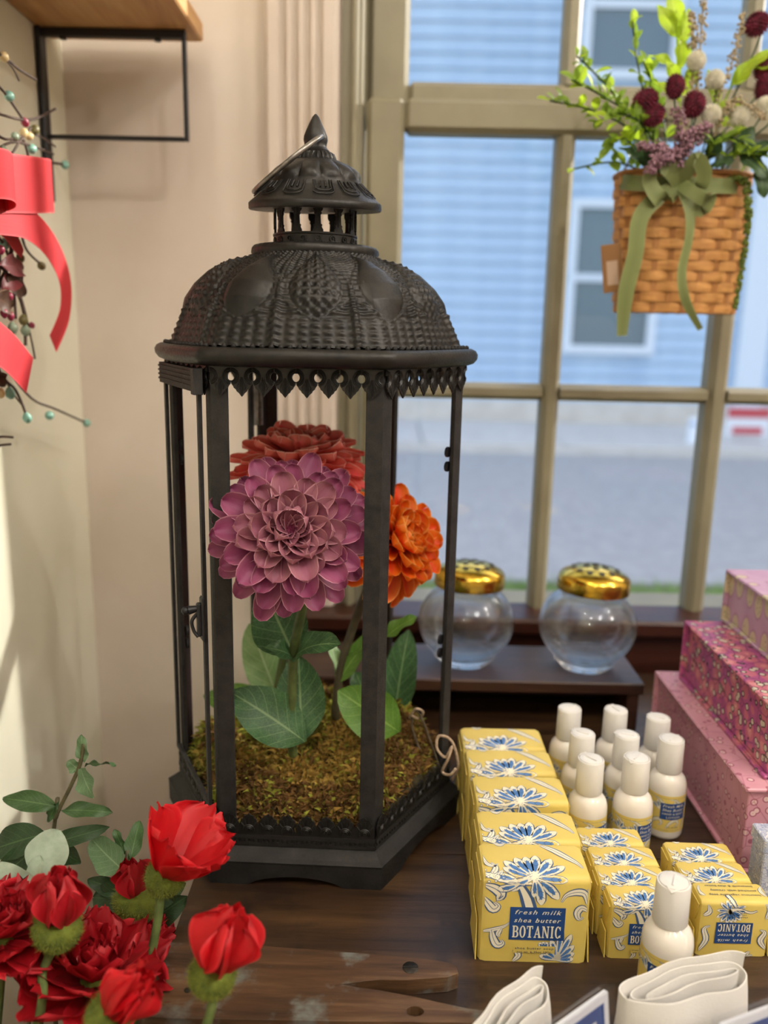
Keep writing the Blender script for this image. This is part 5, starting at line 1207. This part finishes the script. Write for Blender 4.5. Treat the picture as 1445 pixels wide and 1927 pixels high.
spray('dark green leaves between the poppies and the lantern', [px(240, 1600, .58), px(235, 1680, .57), px(225, 1780, .55)],
      [(px(235, 1640, .57), px(170, 1580, .585), .026, M_EUCP, (.1, -1, .3), -.4), (px(245, 1620, .575), px(262, 1545, .60), .014, M_EUC, (0, -1, .2), -.3), (px(238, 1610, .58), px(215, 1562, .59), .009, M_EUC, (0, -1, .2), -.3), (px(235, 1680, .57), px(165, 1655, .575), .014, M_EUCD, (0, -.8, .6), -.4), (px(240, 1690, .565), px(175, 1690, .57), .026, M_EUCD, (0, -.9, .4), -.3), (px(250, 1700, .56), px(345, 1665, .56), .024, M_EUCD, (0, -.9, .4), -.3), (px(270, 1740, .555), px(348, 1690, .555), .022, M_EUCD, (0, -.9, .4), -.3), (px(225, 1740, .55), px(300, 1790, .545), .022, M_EUCD, (0, -.9, .4), -.3)], 4)
# ================================================================== ribbons
def strip(path, wdir, width, th=.0006, sub=6, mi=0, mb=None):
    """ribbon along path; wdir gives the across direction at each given point"""
    P = smooth_path(path, sub); Wd = smooth_path(wdir, sub); n = len(P); vs = []; uv = []; fs = []
    for i, p in enumerate(P):
        d = (P[min(i + 1, n - 1)] - P[max(i - 1, 0)]).normalized(); wv = Wd[i]; wl = wv.length; wv = wv - d * wv.dot(d); wv = wv.normalized() * wl * width / 2; nn = d.cross(wv).normalized() * th / 2
        for a, b in ((-1, -1), (1, -1), (1, 1), (-1, 1)): vs.append(p + wv * a + nn * b); uv.append((a * .5 + .5, i / (n - 1)))
    for i in range(n - 1):
        for k in range(4): fs.append((i * 4 + k, i * 4 + (k + 1) % 4, i * 4 + 4 + (k + 1) % 4, i * 4 + 4 + k))
    fs += [(0, 1, 2, 3), tuple((n - 1) * 4 + k for k in (3, 2, 1, 0))]
    return (mb or MB()).add(vs, fs, mi, uv)
def pw(x, y, X):
    c = RIGHT * ((x - 722.5) / FPX) + UP * (-(y - 963.5) / FPX) + FWD
    return Vector((0, 0, CAMZ)) + c * (X / c.x)

# ================================================================== wreath on the left wall
M_RIBR = petal_mat('red_ribbon', '#d5303a', '#cf2c38', '#cf2c38', '#e0565c', .25, .6); M_TW = noisy('wreath_twig', '#3a2a22', '#57443a', 80, .8)
M_BT = flat('berry_teal', '#7fb0a0', .35); M_BC = flat('berry_cream', '#d8c08c', .4); M_BM = flat('berry_maroon', '#8a2440', .4); M_BO = flat('berry_olive', '#6a6238', .45); M_BG = flat('berry_sage', '#8a9a84', .4)
M_WLF = leaf_mat('wreath_leaf', '#3a2418', '#4f3322', '#5f4030', .15); M_WLR = leaf_mat('wreath_leaf_maroon', '#5a1f24', '#6d2a2c', '#7a3a38', .2)
WC = Vector((-.380, .66, T + .53))
wrth = thing('twig_wreath', 'berry twig wreath with a red ribbon bow on the left wall', 'wreath', WC)
r = random.Random(5)
for k in range(9):
    ph = r.uniform(0, 6); R = .125 + .006 * k; amp = r.uniform(.006, .014); xo = r.uniform(-.008, .014)
    MB().tube([Vector((xo + .006 * math.sin(5 * a + ph), (R + amp * math.sin(7 * a + ph)) * math.cos(a), (R + amp * math.cos(6 * a + ph)) * math.sin(a))) for a in [2 * PI * i / 60 for i in range(60)]], .0022, 6, closed=True).build('vine', M_TW, wrth, smooth=True)
def berry(p, d, rr, mat):
    d = Vector(d).normalized(); b = MB(); prof = [(0, -1.25), (.35, -1.15), (.8, -.55), (1, 0), (.85, .6), (.5, 1.05), (0, 1.25)]; vs = []; n = 12
    x, y, z = frame(d); fs = []
    for q, h in prof:
        for i in range(n): a = 2 * PI * i / n; vs.append((x * math.cos(a) + y * math.sin(a)) * q * rr + z * h * rr)
    for j in range(len(prof) - 1):
        for i in range(n): fs.append((j * n + i, j * n + (i + 1) % n, (j + 1) * n + (i + 1) % n, (j + 1) * n + i))
    b.add(vs, fs); return b.build('berry', mat, wrth, smooth=True, loc=Vector(p) - WC)
def twig(pts, rr=.0013):
    P = [Vector(p) - WC for p in pts]; MB().tube(smooth_path(P, 5), rr, 6).build('twig', M_TW, wrth, smooth=True)
XW = -.362
def T_(pts, bs=(), rr=.0013, X=XW):
    Q = [pw(x, y, X + .0002 * i) for i, (x, y) in enumerate(pts)]; twig([WC + Vector((0, .12, (Q[0].z - WC.z) * .6))] + Q if pts[0][0] < 5 else Q, rr)
    for (x, y, rad, mat, dx, dy) in bs:
        p = pw(x, y, X + .001); d = pw(x + dx, y + dy, X + .001) - p; berry(p, d, rad, mat)
b1 = .0049
T_([(-30, 380), (20, 340), (60, 305), (125, 310)], [(122, 310, b1, M_BT, 1, .1)]); T_([(-30, 300), (20, 268), (60, 275), (100, 290)], [(60, 280, b1, M_BT, 1, .1)])
T_([(-40, 140), (0, 165), (30, 205), (50, 235)], [(17, 181, b1, M_BT, 1, -.1), (47, 230, .004, M_BM, .4, 1)]); T_([(-40, 90), (10, 110), (35, 130), (68, 150)], [(7, 107, .0046, M_BC, 1, .2)])
T_([(10, 112), (25, 130), (36, 152)], rr=.0009); T_([(-40, 205), (0, 215), (40, 225), (70, 222), (104, 205)], rr=.0013); T_([(-30, 245), (10, 262), (45, 255), (58, 240)], [(28, 257, .0042, M_BG, 1, 0), (66, 244, .0046, M_BO, .5, -1), (55, 256, .0042, M_BC, 1, .3), (45, 250, .0042, M_BC, .3, -1)])
T_([(-20, 300), (20, 290), (42, 262), (55, 300)], [(5, 285, .0048, M_BG, 0, 1)]); T_([(60, 250), (85, 262), (104, 276)], rr=.0009)
T_([(-30, 640), (10, 690), (60, 750), (105, 770), (165, 797)], [(93, 782, b1, M_BT, 1, 0), (163, 796, b1, M_BT, 1, 0)]); T_([(0, 700), (30, 735), (50, 782)], [(19, 740, b1, M_BT, .2, 1), (51, 786, b1, M_BT, .3, 1), (2, 740, .004, M_BC, 0, 1)])
T_([(-30, 830), (0, 822), (24, 823)], rr=.0012); T_([(-30, 845), (0, 838), (20, 836)], rr=.0012); T_([(10, 715), (28, 745), (44, 765)], rr=.0009)
T_([(-20, 400), (30, 420), (50, 470), (78, 498)], [(78, 500, .0044, M_BO, .6, 1)]); T_([(-10, 440), (15, 480), (25, 540), (30, 600)], [(8, 460, .0046, M_BT, 0, 1), (38, 485, .0042, M_BO, .4, 1), (24, 617, .0048, M_BG, .1, 1)])
T_([(0, 500), (30, 545), (45, 590), (48, 650)], [(44, 602, .0046, M_BO, 0, 1), (48, 622, .0048, M_BG, .1, 1), (60, 612, .0030, M_BM, .4, 1)], rr=.0016); T_([(20, 520), (40, 560), (55, 620), (66, 675)], rr=.001)
for x, y, dx, dy, Wd, m_ in ((0, 500, 55, 5, .022, M_WLR), (10, 520, 45, 40, .020, M_WLF), (-10, 560, 40, 20, .022, M_WLF), (5, 545, 35, -30, .018, M_WLR), (-5, 690, 35, -25, .018, M_WLF), (-12, 700, 20, 30, .016, M_WLF)):
    b0 = pw(x, y, XW + .004); tp = pw(x + dx, y + dy, XW + .008); me = leaf_mesh('leaf', (tp - b0).length, Wd, m_, -.6, .15, tip=1.2, wave=.002); link('leaf', me, wrth, b0 - WC, rotate_to(tp - b0, (.6, -.8, .2)))
for x, y in ((18, 558), (8, 590), (20, 595), (2, 470)): berry(pw(x, y, XW + .006), (0, 0, 1), .0036, M_BM)
bow = bpy.data.objects.new('ribbon_bow', None); COL.objects.link(bow); bow.parent = wrth; bow['label'] = 'red wired ribbon bow'
def rib(name, pts, wds, width):
    strip([pw(x, y, X) - WC for x, y, X in pts], [Vector(q) for q in wds], width).build(name, M_RIBR, bow, smooth=50)
Z = (0, 0, 1)
rib('bow_loop', [(-60, 360, -.352), (-10, 345, -.345), (60, 348, -.335), (96, 350, -.340), (92, 352, -.352), (50, 345, -.362), (0, 340, -.366), (-60, 350, -.366)], [Z] * 8, .050)
rib('bow_loop', [(-80, 340, -.35), (-30, 325, -.33), (18, 330, -.325), (24, 345, -.33), (0, 352, -.345), (-60, 350, -.355)], [Z] * 6, .040)
rib('bow_tail', [(-50, 400, -.352), (0, 405, -.345), (50, 418, -.338), (95, 462, -.335), (122, 525, -.335), (122, 590, -.337), (100, 647, -.340)], [(.0, .1, .9), (0, .2, .9), (0, .4, .8), (0, .7, .5), (0, .8, .15), (0, .75, .05), (0, .6, -.25)], .036)
rib('bow_tail', [(-50, 400, -.352), (0, 420, -.35), (25, 450, -.352), (42, 478, -.355)], [(.0, .1, .9), (0, .4, .8), (0, .7, .3), (0, .4, .1)], .022)
rib('bow_tail', [(-60, 570, -.350), (-20, 630, -.345), (20, 665, -.340), (56, 706, -.338)], [(0, .5, .8), (0, .6, .8), (0, .55, .8), (0, .5, .8)], .040)
MB().sphere(pw(-45, 375, -.345) - WC, .014, 12).build('bow_knot', M_RIBR, bow, smooth=True)
MB().tube([(-.002, 0, .14), (-.0245, 0, .16)], .0025, 6).build('hanging_nail', M_IRON, wrth)

# ================================================================== hanging basket in the window
M_WICK = noisy('basket_splint', '#a8733a', '#c08c4c', 40, .6, stretch=(1, 1, 6)); M_WICKD = noisy('basket_stake', '#8f5c2a', '#a8733c', 40, .6); M_OLIVE = petal_mat('olive_sheer_ribbon', '#8f9a62', '#848f58', '#848f58', '#a9b27a', .35, .5)
BCY = 1.000
pt, pb_ = px(1283, 335, BCY), px(1266, 590, BCY)
BH = pt.z - pb_.z
bas = thing('hanging_basket', 'woven splint basket hung in the window with olive ribbon bow', 'basket', pb_)
lean = (pt - pb_).x
def sec_r(a, t, off):
    A = (.0655 + .0065 * t) + off; B = (.0300 + .004 * t) + off; c, s = math.cos(a), math.sin(a)
    k = (abs(c) ** 3.2 + abs(s) ** 3.2) ** (-1 / 3.2); return Vector((lean * t + A * k * c, B * k * s, 0))
NS = 26; rows = 13
for i in range(rows):
    z0 = BH * i / rows + .0004; z1 = BH * (i + 1) / rows - .0004; n = NS * 4; vs = []; fs = []
    for k in range(n):
        a = 2 * PI * k / n; und = .0016 * math.sin(a * NS / 2 + PI * i); t = (i + .5) / rows
        for off, z in ((-.0006, z0 + .001), (.0006, z0), (.0012, (z0 + z1) / 2), (.0006, z1), (-.0006, z1 - .001)):
            p = sec_r(a, t, .0012 + und + off); vs.append((p.x, p.y, z))
    for k in range(n):
        for j in range(5): fs.append((k * 5 + j, k * 5 + (j + 1) % 5, ((k + 1) % n) * 5 + (j + 1) % 5, ((k + 1) % n) * 5 + j))
    MB().add(vs, fs).build('weaver', M_WICK, bas, smooth=45)
for k in range(NS):
    a = 2 * PI * (k + .5) / NS; d = sec_r(a + .05, 0, 0) - sec_r(a - .05, 0, 0); d.normalize(); p0 = sec_r(a, 0, .001); p1 = sec_r(a, 1, .001); q = Vector((-d.y, d.x, 0))
    MB().add([p0 - d * .003 - q * .0005, p0 + d * .003 - q * .0005, p0 + d * .003 + q * .0005, p0 - d * .003 + q * .0005] + [p + Vector((0, 0, BH)) for p in (p1 - d * .003 - q * .0005, p1 + d * .003 - q * .0005, p1 + d * .003 + q * .0005, p1 - d * .003 + q * .0005)],
             [(0, 1, 5, 4), (1, 2, 6, 5), (2, 3, 7, 6), (3, 0, 4, 7), (0, 3, 2, 1), (4, 5, 6, 7)]).build('stake', M_WICKD, bas)
MB().tube([sec_r(a, 1, .0016) + Vector((0, 0, BH + .001)) for a in [2 * PI * i / 64 for i in range(64)]], .0032, 8, closed=True).build('rim', M_WICKD, bas, smooth=True)
MB().prism([tuple(sec_r(a, 0, -.001)[:2]) for a in [2 * PI * i / 40 for i in range(40)]], .0004, .003, lambda u, v, h: (u, v, h)).build('bottom', M_WICKD, bas)
MB().prism([tuple(sec_r(a, .9, -.004)[:2]) for a in [2 * PI * i / 40 for i in range(40)]], BH * .82, BH * .88, lambda u, v, h: (u, v, h)).build('filling', FOAM, bas)
hk = Vector((lean, .0, 0)) + Vector((0, WY - .013 - BCY, T + .702 - pb_.z))
MB().tube(smooth_path([sec_r(PI * .80, 1, 0) + Vector((0, 0, BH)), Vector((lean - .03, .05, BH + .06)), hk, Vector((lean + .03, .05, BH + .06)), sec_r(PI * .2, 1, 0) + Vector((0, 0, BH))]), .0014, 6).build('hanger_wire', M_WIRE, bas, smooth=True)
MB().tube(smooth_path([hk + Vector((0, .003, .012)), hk + Vector((0, .0, .012)), hk + Vector((0, -.006, .002)), hk + Vector((0, -.004, -.004)), hk + Vector((0, -.001, -.001))]), .0016, 6).build('hook', M_IRON, bas, smooth=True)
bb = bpy.data.objects.new('ribbon_bow', None); COL.objects.link(bb); bb.parent = bas; bb['label'] = 'sheer olive ribbon bow'
def rb2(name, pts, wds, width): strip([px(x, y, Y) - pb_ for x, y, Y in pts], [Vector(q) for q in wds], width).build(name, M_OLIVE, bb, smooth=50)
rb2('band', [(1168, 342, .985), (1200, 345, .962), (1285, 347, .957), (1370, 350, .962), (1402, 350, .985)], [Z] * 5, .016)
rb2('bow_loop', [(1280, 345, .952), (1262, 320, .940), (1235, 310, .935), (1222, 340, .938), (1240, 372, .942), (1256, 370, .950), (1275, 350, .953)], [(.9, .3, .3)] * 7, .018)
rb2('bow_loop', [(1280, 345, .952), (1298, 315, .94), (1312, 300, .935), (1325, 325, .938), (1318, 350, .943), (1300, 352, .950), (1284, 348, .953)], [(.9, -.3, .2)] * 7, .016)
rb2('bow_loop', [(1280, 346, .952), (1300, 360, .94), (1325, 375, .936), (1336, 372, .938), (1322, 396, .942), (1302, 385, .948), (1284, 352, .953)], [(.7, -.3, .6)] * 7, .014)
rb2('bow_tail', [(1278, 350, .952), (1240, 370, .948), (1205, 410, .945), (1195, 480, .946), (1178, 550, .948), (1170, 632, .955)], [(.5, .1, .6), (.7, .1, .5), (.9, .1, .2), (.9, .1, 0), (.9, .1, 0), (.6, .2, 0)], .020)
rb2('bow_tail', [(1284, 352, .952), (1298, 400, .944), (1296, 450, .943), (1283, 510, .944), (1290, 565, .946), (1318, 620, .95)], [(.9, -.2, 0), (.8, .2, 0), (.7, .3, 0), (.7, .2, 0), (.6, -.2, .2), (.2, -.2, .3)], .015)
tgo = px(1152, 505, .962) - pb_
tg = MB(); xf = Matrix.Translation(tgo) @ Matrix.Rotation(math.radians(-8), 4, 'Y') @ Matrix.Rotation(math.radians(-12), 4, 'Z'); tg.box(-.011, .011, -.0006, .0006, -.026, .026, xf=xf, c=.0004); tgm = tg.build('price_tag', flat('kraft_tag', '#8a6238', .7), bas)
MB().box(-.006, .006, -.0010, -.0007, -.018, .008, xf=xf).build('tag_sticker', flat('tag_sticker', '#b59b86', .6), tgm)

# ---- flowers standing in the basket
M_LIME = leaf_mat('lime_leaf', '#9fbc24', '#b8d034', '#cfe05c', .55); M_SPRIG = leaf_mat('box_sprig_leaf', '#6f8c2c', '#98b23c', '#93a85a', .5, veins=False); M_DKL = leaf_mat('basket_dark_leaf', '#2c4226', '#3d5a32', '#5f7a4e', .3)
M_BURG = noisy('amaranth_burgundy', '#4a0f22', '#7c1b38', 150, .8, translucent=.15); M_WFL = noisy('white_floret', '#d8d4c0', '#ece8da', 100, .8, translucent=.2); M_MAUV = noisy('mauve_floret', '#8a6474', '#b08a98', 200, .85, translucent=.2); M_SEED = noisy('seed_spike', '#8a7a5c', '#b0a082', 200, .85); M_AMAR = noisy('trailing_amaranth', '#4c5a1e', '#68782c', 200, .9)
def root(): return px(1283, 345, BCY) + Vector((random.uniform(-.045, .045), random.uniform(-.018, .018), -.012))
def bstem(name, label, cat, group, pts, mat=M_DKL, rr=.0010):
    b0 = root(); t = thing(name, label, cat, b0, 0, group); P = smooth_path([Vector((0, 0, 0))] + [Vector(p) - b0 for p in pts], 6); MB().tube(P, rr, 6).build('stem', mat, t, smooth=True); return t, P
r = random.Random(9)
sprig_leaf = [leaf_mesh('leaf', .016, .0085, M_SPRIG, -.6, .15, 5, 7, wid=.5), leaf_mesh('leaf', .012, .0070, M_SPRIG, -.3, .15, 5, 7, wid=.5), leaf_mesh('leaf', .014, .0075, M_LIME, -.4, .15, 5, 7, wid=.5)]
def sprig(label, pts, n, ms=None, sc=1.0):
    t, P = bstem('boxwood_sprig', label, 'sprig', 'small leaved green sprigs in the basket', pts)
    for i in range(n):
        k = int((.25 + .75 * i / (n - 1)) * (len(P) - 1)); p = P[k]; d = (P[min(k + 1, len(P) - 1)] - P[max(k - 1, 0)]).normalized()
        q = (d * .5 + Vector((r.uniform(-1, 1), r.uniform(-1, .6), r.uniform(-.4, 1)))).normalized(); o = link('leaf', r.choice(ms or sprig_leaf), t, p, rotate_to(q, (r.uniform(-.5, .5), -.6, .8))); o.scale = [sc * r.uniform(.85, 1.4)] * 3
PT = lambda *a: [px(x, y, Y) for x, y, Y in a]
for lab, pts, n in (('long green sprig reaching furthest left from the basket', PT((1200, 260, .98), (1120, 210, .97), (1035, 190, .965)), 34), ('green sprig arching to the upper left of the basket', PT((1200, 230, .99), (1140, 160, .99), (1085, 105, .985)), 30),
    ('green sprig just above the leftmost long one', PT((1210, 240, .97), (1140, 185, .955), (1075, 150, .95)), 32), ('drooping thin sprig below the left side of the flowers', PT((1200, 318, .975), (1150, 305, .97), (1080, 318, .965)), 14),
    ('bushy green sprig in the middle left of the basket', PT((1220, 250, .96), (1170, 215, .945), (1125, 230, .94)), 34), ('upright thin sprig with pointed leaves left of the bright leaves', PT((1215, 220, .99), (1198, 110, .99), (1190, 40, .985)), 16),
    ('green sprig behind the burgundy heads', PT((1250, 240, 1.0), (1230, 170, 1.0), (1215, 120, 1.0)), 26), ('short green sprig at the left rim of the basket', PT((1205, 290, .965), (1170, 260, .955), (1150, 275, .95)), 24), ('green sprig low on the right of the flowers', PT((1370, 300, .965), (1410, 290, .955), (1450, 280, .95)), 22), ('green sprig under the white heads', PT((1330, 290, .955), (1370, 260, .945), (1400, 270, .94)), 24)):
    sprig(lab, pts, n)
def bigleaf(label, pts, lv, mat):
    t, P = bstem('leafy_branch', label, 'branch', 'broad leaved branches in the basket', pts, M_LIME)
    for b0, tp, W, nh in lv: leaf_on(t, b0, tp, W, mat, nh, -.5)
bigleaf('tall sunlit lime leaved branch rising above the basket', PT((1280, 250, 1.0), (1275, 120, 1.0), (1272, 20, .995)), [(px(1274, 70, 1.0), px(1240, 10, .99), .018, (-.3, -.9, .3)), (px(1276, 60, 1.0), px(1262, -20, 1.0), .020, (.2, -1, .1)), (px(1276, 90, 1.0), px(1300, 15, 1.0), .018, (.3, -1, .1)), (px(1278, 130, .995), px(1285, 70, .985), .022, (.4, -1, .2)), (px(1278, 130, .995), px(1225, 100, .985), .013, (-.2, -.8, .6)), (px(1280, 160, .99), px(1255, 115, .98), .014, (-.3, -1, .3)), (px(1282, 180, .99), px(1315, 110, .98), .016, (.3, -1, .3)), (px(1280, 190, .985), px(1235, 150, .975), .016, (0, -.8, .6))], M_LIME)
bigleaf('lime leaved branch spreading to the right edge', PT((1340, 230, .99), (1385, 150, .985), (1450, 95, .98)), [(px(1372, 165, .985), px(1448, 90, .975), .018, (-.2, -.7, .7)), (px(1350, 200, .985), px(1335, 130, .985), .016, (0, -1, .2)), (px(1385, 160, .98), px(1412, 115, .985), .014, (.2, -1, .2)), (px(1420, 130, .98), px(1480, 110, .975), .016, (0, -.7, .7)), (px(1345, 210, .98), px(1400, 190, .97), .016, (0, -.8, .6)), (px(1350, 230, .975), px(1395, 235, .965), .014, (0, -.8, .5))], M_LIME)
bigleaf('dark leaved branch on the right of the basket', PT((1370, 300, .97), (1400, 280, .96), (1440, 320, .95)), [(px(1390, 290, .96), px(1445, 330, .945), .022, (0, -.8, .5)), (px(1380, 290, .96), px(1420, 240, .955), .020, (.2, -1, .3)), (px(1400, 300, .96), px(1450, 270, .95), .020, (0, -.9, .4)), (px(1340, 310, .955), px(1380, 300, .945), .018, (0, -.8, .6)), (px(1330, 300, .96), px(1355, 255, .95), .018, (.2, -1, .3)), (px(1270, 320, .955), px(1250, 280, .945), .018, (-.2, -1, .3)), (px(1425, 310, .955), px(1440, 370, .95), .018, (0, -1, .2))], M_DKL)
bigleaf('dark leaved branch at the left of the basket rim', PT((1220, 320, .965), (1200, 290, .955), (1185, 270, .95)), [(px(1215, 310, .96), px(1170, 275, .945), .016, (0, -.8, .6)), (px(1220, 315, .955), px(1195, 262, .945), .018, (-.2, -1, .3)), (px(1225, 320, .95), px(1222, 270, .94), .016, (0, -1, .3)), (px(1230, 325, .95), px(1262, 288, .94), .016, (.2, -1, .3))], M_DKL)
def globe(me_mat, rad, elong, nb, seed, sz=.0016):
    q = random.Random(seed); b = MB(); b.sphere((0, 0, 0), rad * .85, 12, sz=elong)
    for i in range(nb):
        z = 1 - 2 * (i + .5) / nb; a = i * 2.39996; s = math.sqrt(1 - z * z); d = Vector((s * math.cos(a), s * math.sin(a), z)); x, y, _ = frame(d); p = Vector((d.x * rad * .8, d.y * rad * .8, d.z * rad * .8 * elong)); k = sz * q.uniform(.7, 1.2)
        b.add([p + x * k, p - x * k * .5 + y * k * .8, p - x * k * .5 - y * k * .8, p + d * rad * .34], [(0, 1, 3), (1, 2, 3), (2, 0, 3)])
    return b.mesh('flower_head', me_mat, smooth=False)
gb = [globe(M_BURG, .0105, 1.25, 160, 1), globe(M_BURG, .0120, 1.15, 180, 2)]; gw = globe(M_WFL, .0100, 1.0, 150, 3)
for i, (x, y, Y, lab, me, rz) in enumerate(((1270, 163, .955, 'oval burgundy globe flower left of the darkest one', gb[0], 0), (1305, 197, .945, 'large dark burgundy globe flower in the middle of the basket', gb[1], .2), (1215, 188, .955, 'burgundy globe flower lying on its side at the left', gb[1], 1.3), (1424, 46, .985, 'bright crimson globe flower at the top right', gb[1], .9), (1440, 165, .97, 'burgundy globe flower at the right edge, lower one', gb[1], .1), (1436, 128, .985, 'burgundy globe flower at the right edge, upper one', gb[0], .3), (1230, 218, .95, 'small burgundy globe flower under the sideways one', gb[0], .8))):
    t, P = bstem('globe_amaranth', lab, 'flower', 'burgundy globe flowers in the basket', [px(x, y + 40, Y + .015), px(x, y, Y)]); link('flower_head', me, t, P[-1], (0, rz, 0))
for x, y, Y, lab in ((1338, 215, .945, 'white round flower right of the dark burgundy one'), (1310, 115, .975, 'white bud between the seed spikes'), (1345, 150, .965, 'white ragged flower above the round white one'), (1390, 218, .95, 'white flower near the right side of the basket'), (1440, 200, .95, 'white flower cut by the right edge of the picture')):
    t, P = bstem('white_flower', lab, 'flower', 'white flowers in the basket', [px(x, y + 40, Y + .015), px(x, y, Y)]); link('flower_head', gw, t, P[-1], (r.uniform(-.4, .4), r.uniform(-.4, .4), r.uniform(0, 3)))
def spike(name, label, cat, group, pts, mat, n, rad, fl, head_from=.35):
    t, P = bstem(name, label, cat, group, pts, M_SEED); b = MB()
    for i in range(n):
        f = head_from + (1 - head_from) * r.random(); k = f * (len(P) - 1); j = min(int(k), len(P) - 2); p = P[j].lerp(P[j + 1], k - j); rr = rad * (1.15 - .75 * (f - head_from) / (1 - head_from)); a = r.uniform(0, 6.28); q = p + Vector((math.cos(a), math.sin(a), r.uniform(-.5, .7))) * rr * math.sqrt(r.random()); b.sphere(q, fl * r.uniform(.7, 1.3), 5, m=3)
        if i % 3 == 0: b.tube([p, q], .0003, 3, cap=False)
    tag(b.build('florets', mat, t, smooth=True), kind='stuff')
for lab, pts in (('tall pale seed spike at the top of the basket', PT((1310, 200, .98), (1318, 80, .985), (1325, -10, .985))), ('shorter pale seed spike left of the tall one', PT((1300, 200, .98), (1305, 80, .985), (1300, 25, .985))), ('leaning seed spike near the top right', PT((1350, 200, .97), (1380, 110, .975), (1398, 25, .98))), ('seed spike low on the right among the white flowers', PT((1350, 240, .95), (1385, 190, .945), (1440, 225, .94)))):
    spike('seed_spike', lab, 'seed spike', 'seed spikes in the basket', pts, M_SEED, 110, .008, .0016)
for lab, pts in (('mauve feathery flower cluster over the middle of the bow', PT((1280, 310, .95), (1290, 260, .935), (1272, 205, .93))), ('mauve flower cluster right of the middle one', PT((1290, 300, .95), (1305, 260, .935), (1330, 235, .93))), ('mauve flower cluster low on the left', PT((1270, 310, .95), (1235, 280, .935), (1205, 275, .93))), ('mauve floret tip hanging over the bow', PT((1270, 300, .94), (1240, 300, .925), (1222, 325, .925)))):
    spike('mauve_flower', lab, 'flower', 'mauve feathery flowers in the basket', pts, M_MAUV, 200, .014, .0017, .3)
spike('trailing_amaranth', 'green trailing tassel hanging down the right side of the basket', 'tassel', None, PT((1390, 335, .965), (1408, 400, .955), (1398, 490, .955), (1383, 580, .955)), M_AMAR, 420, .0045, .0019, .12)
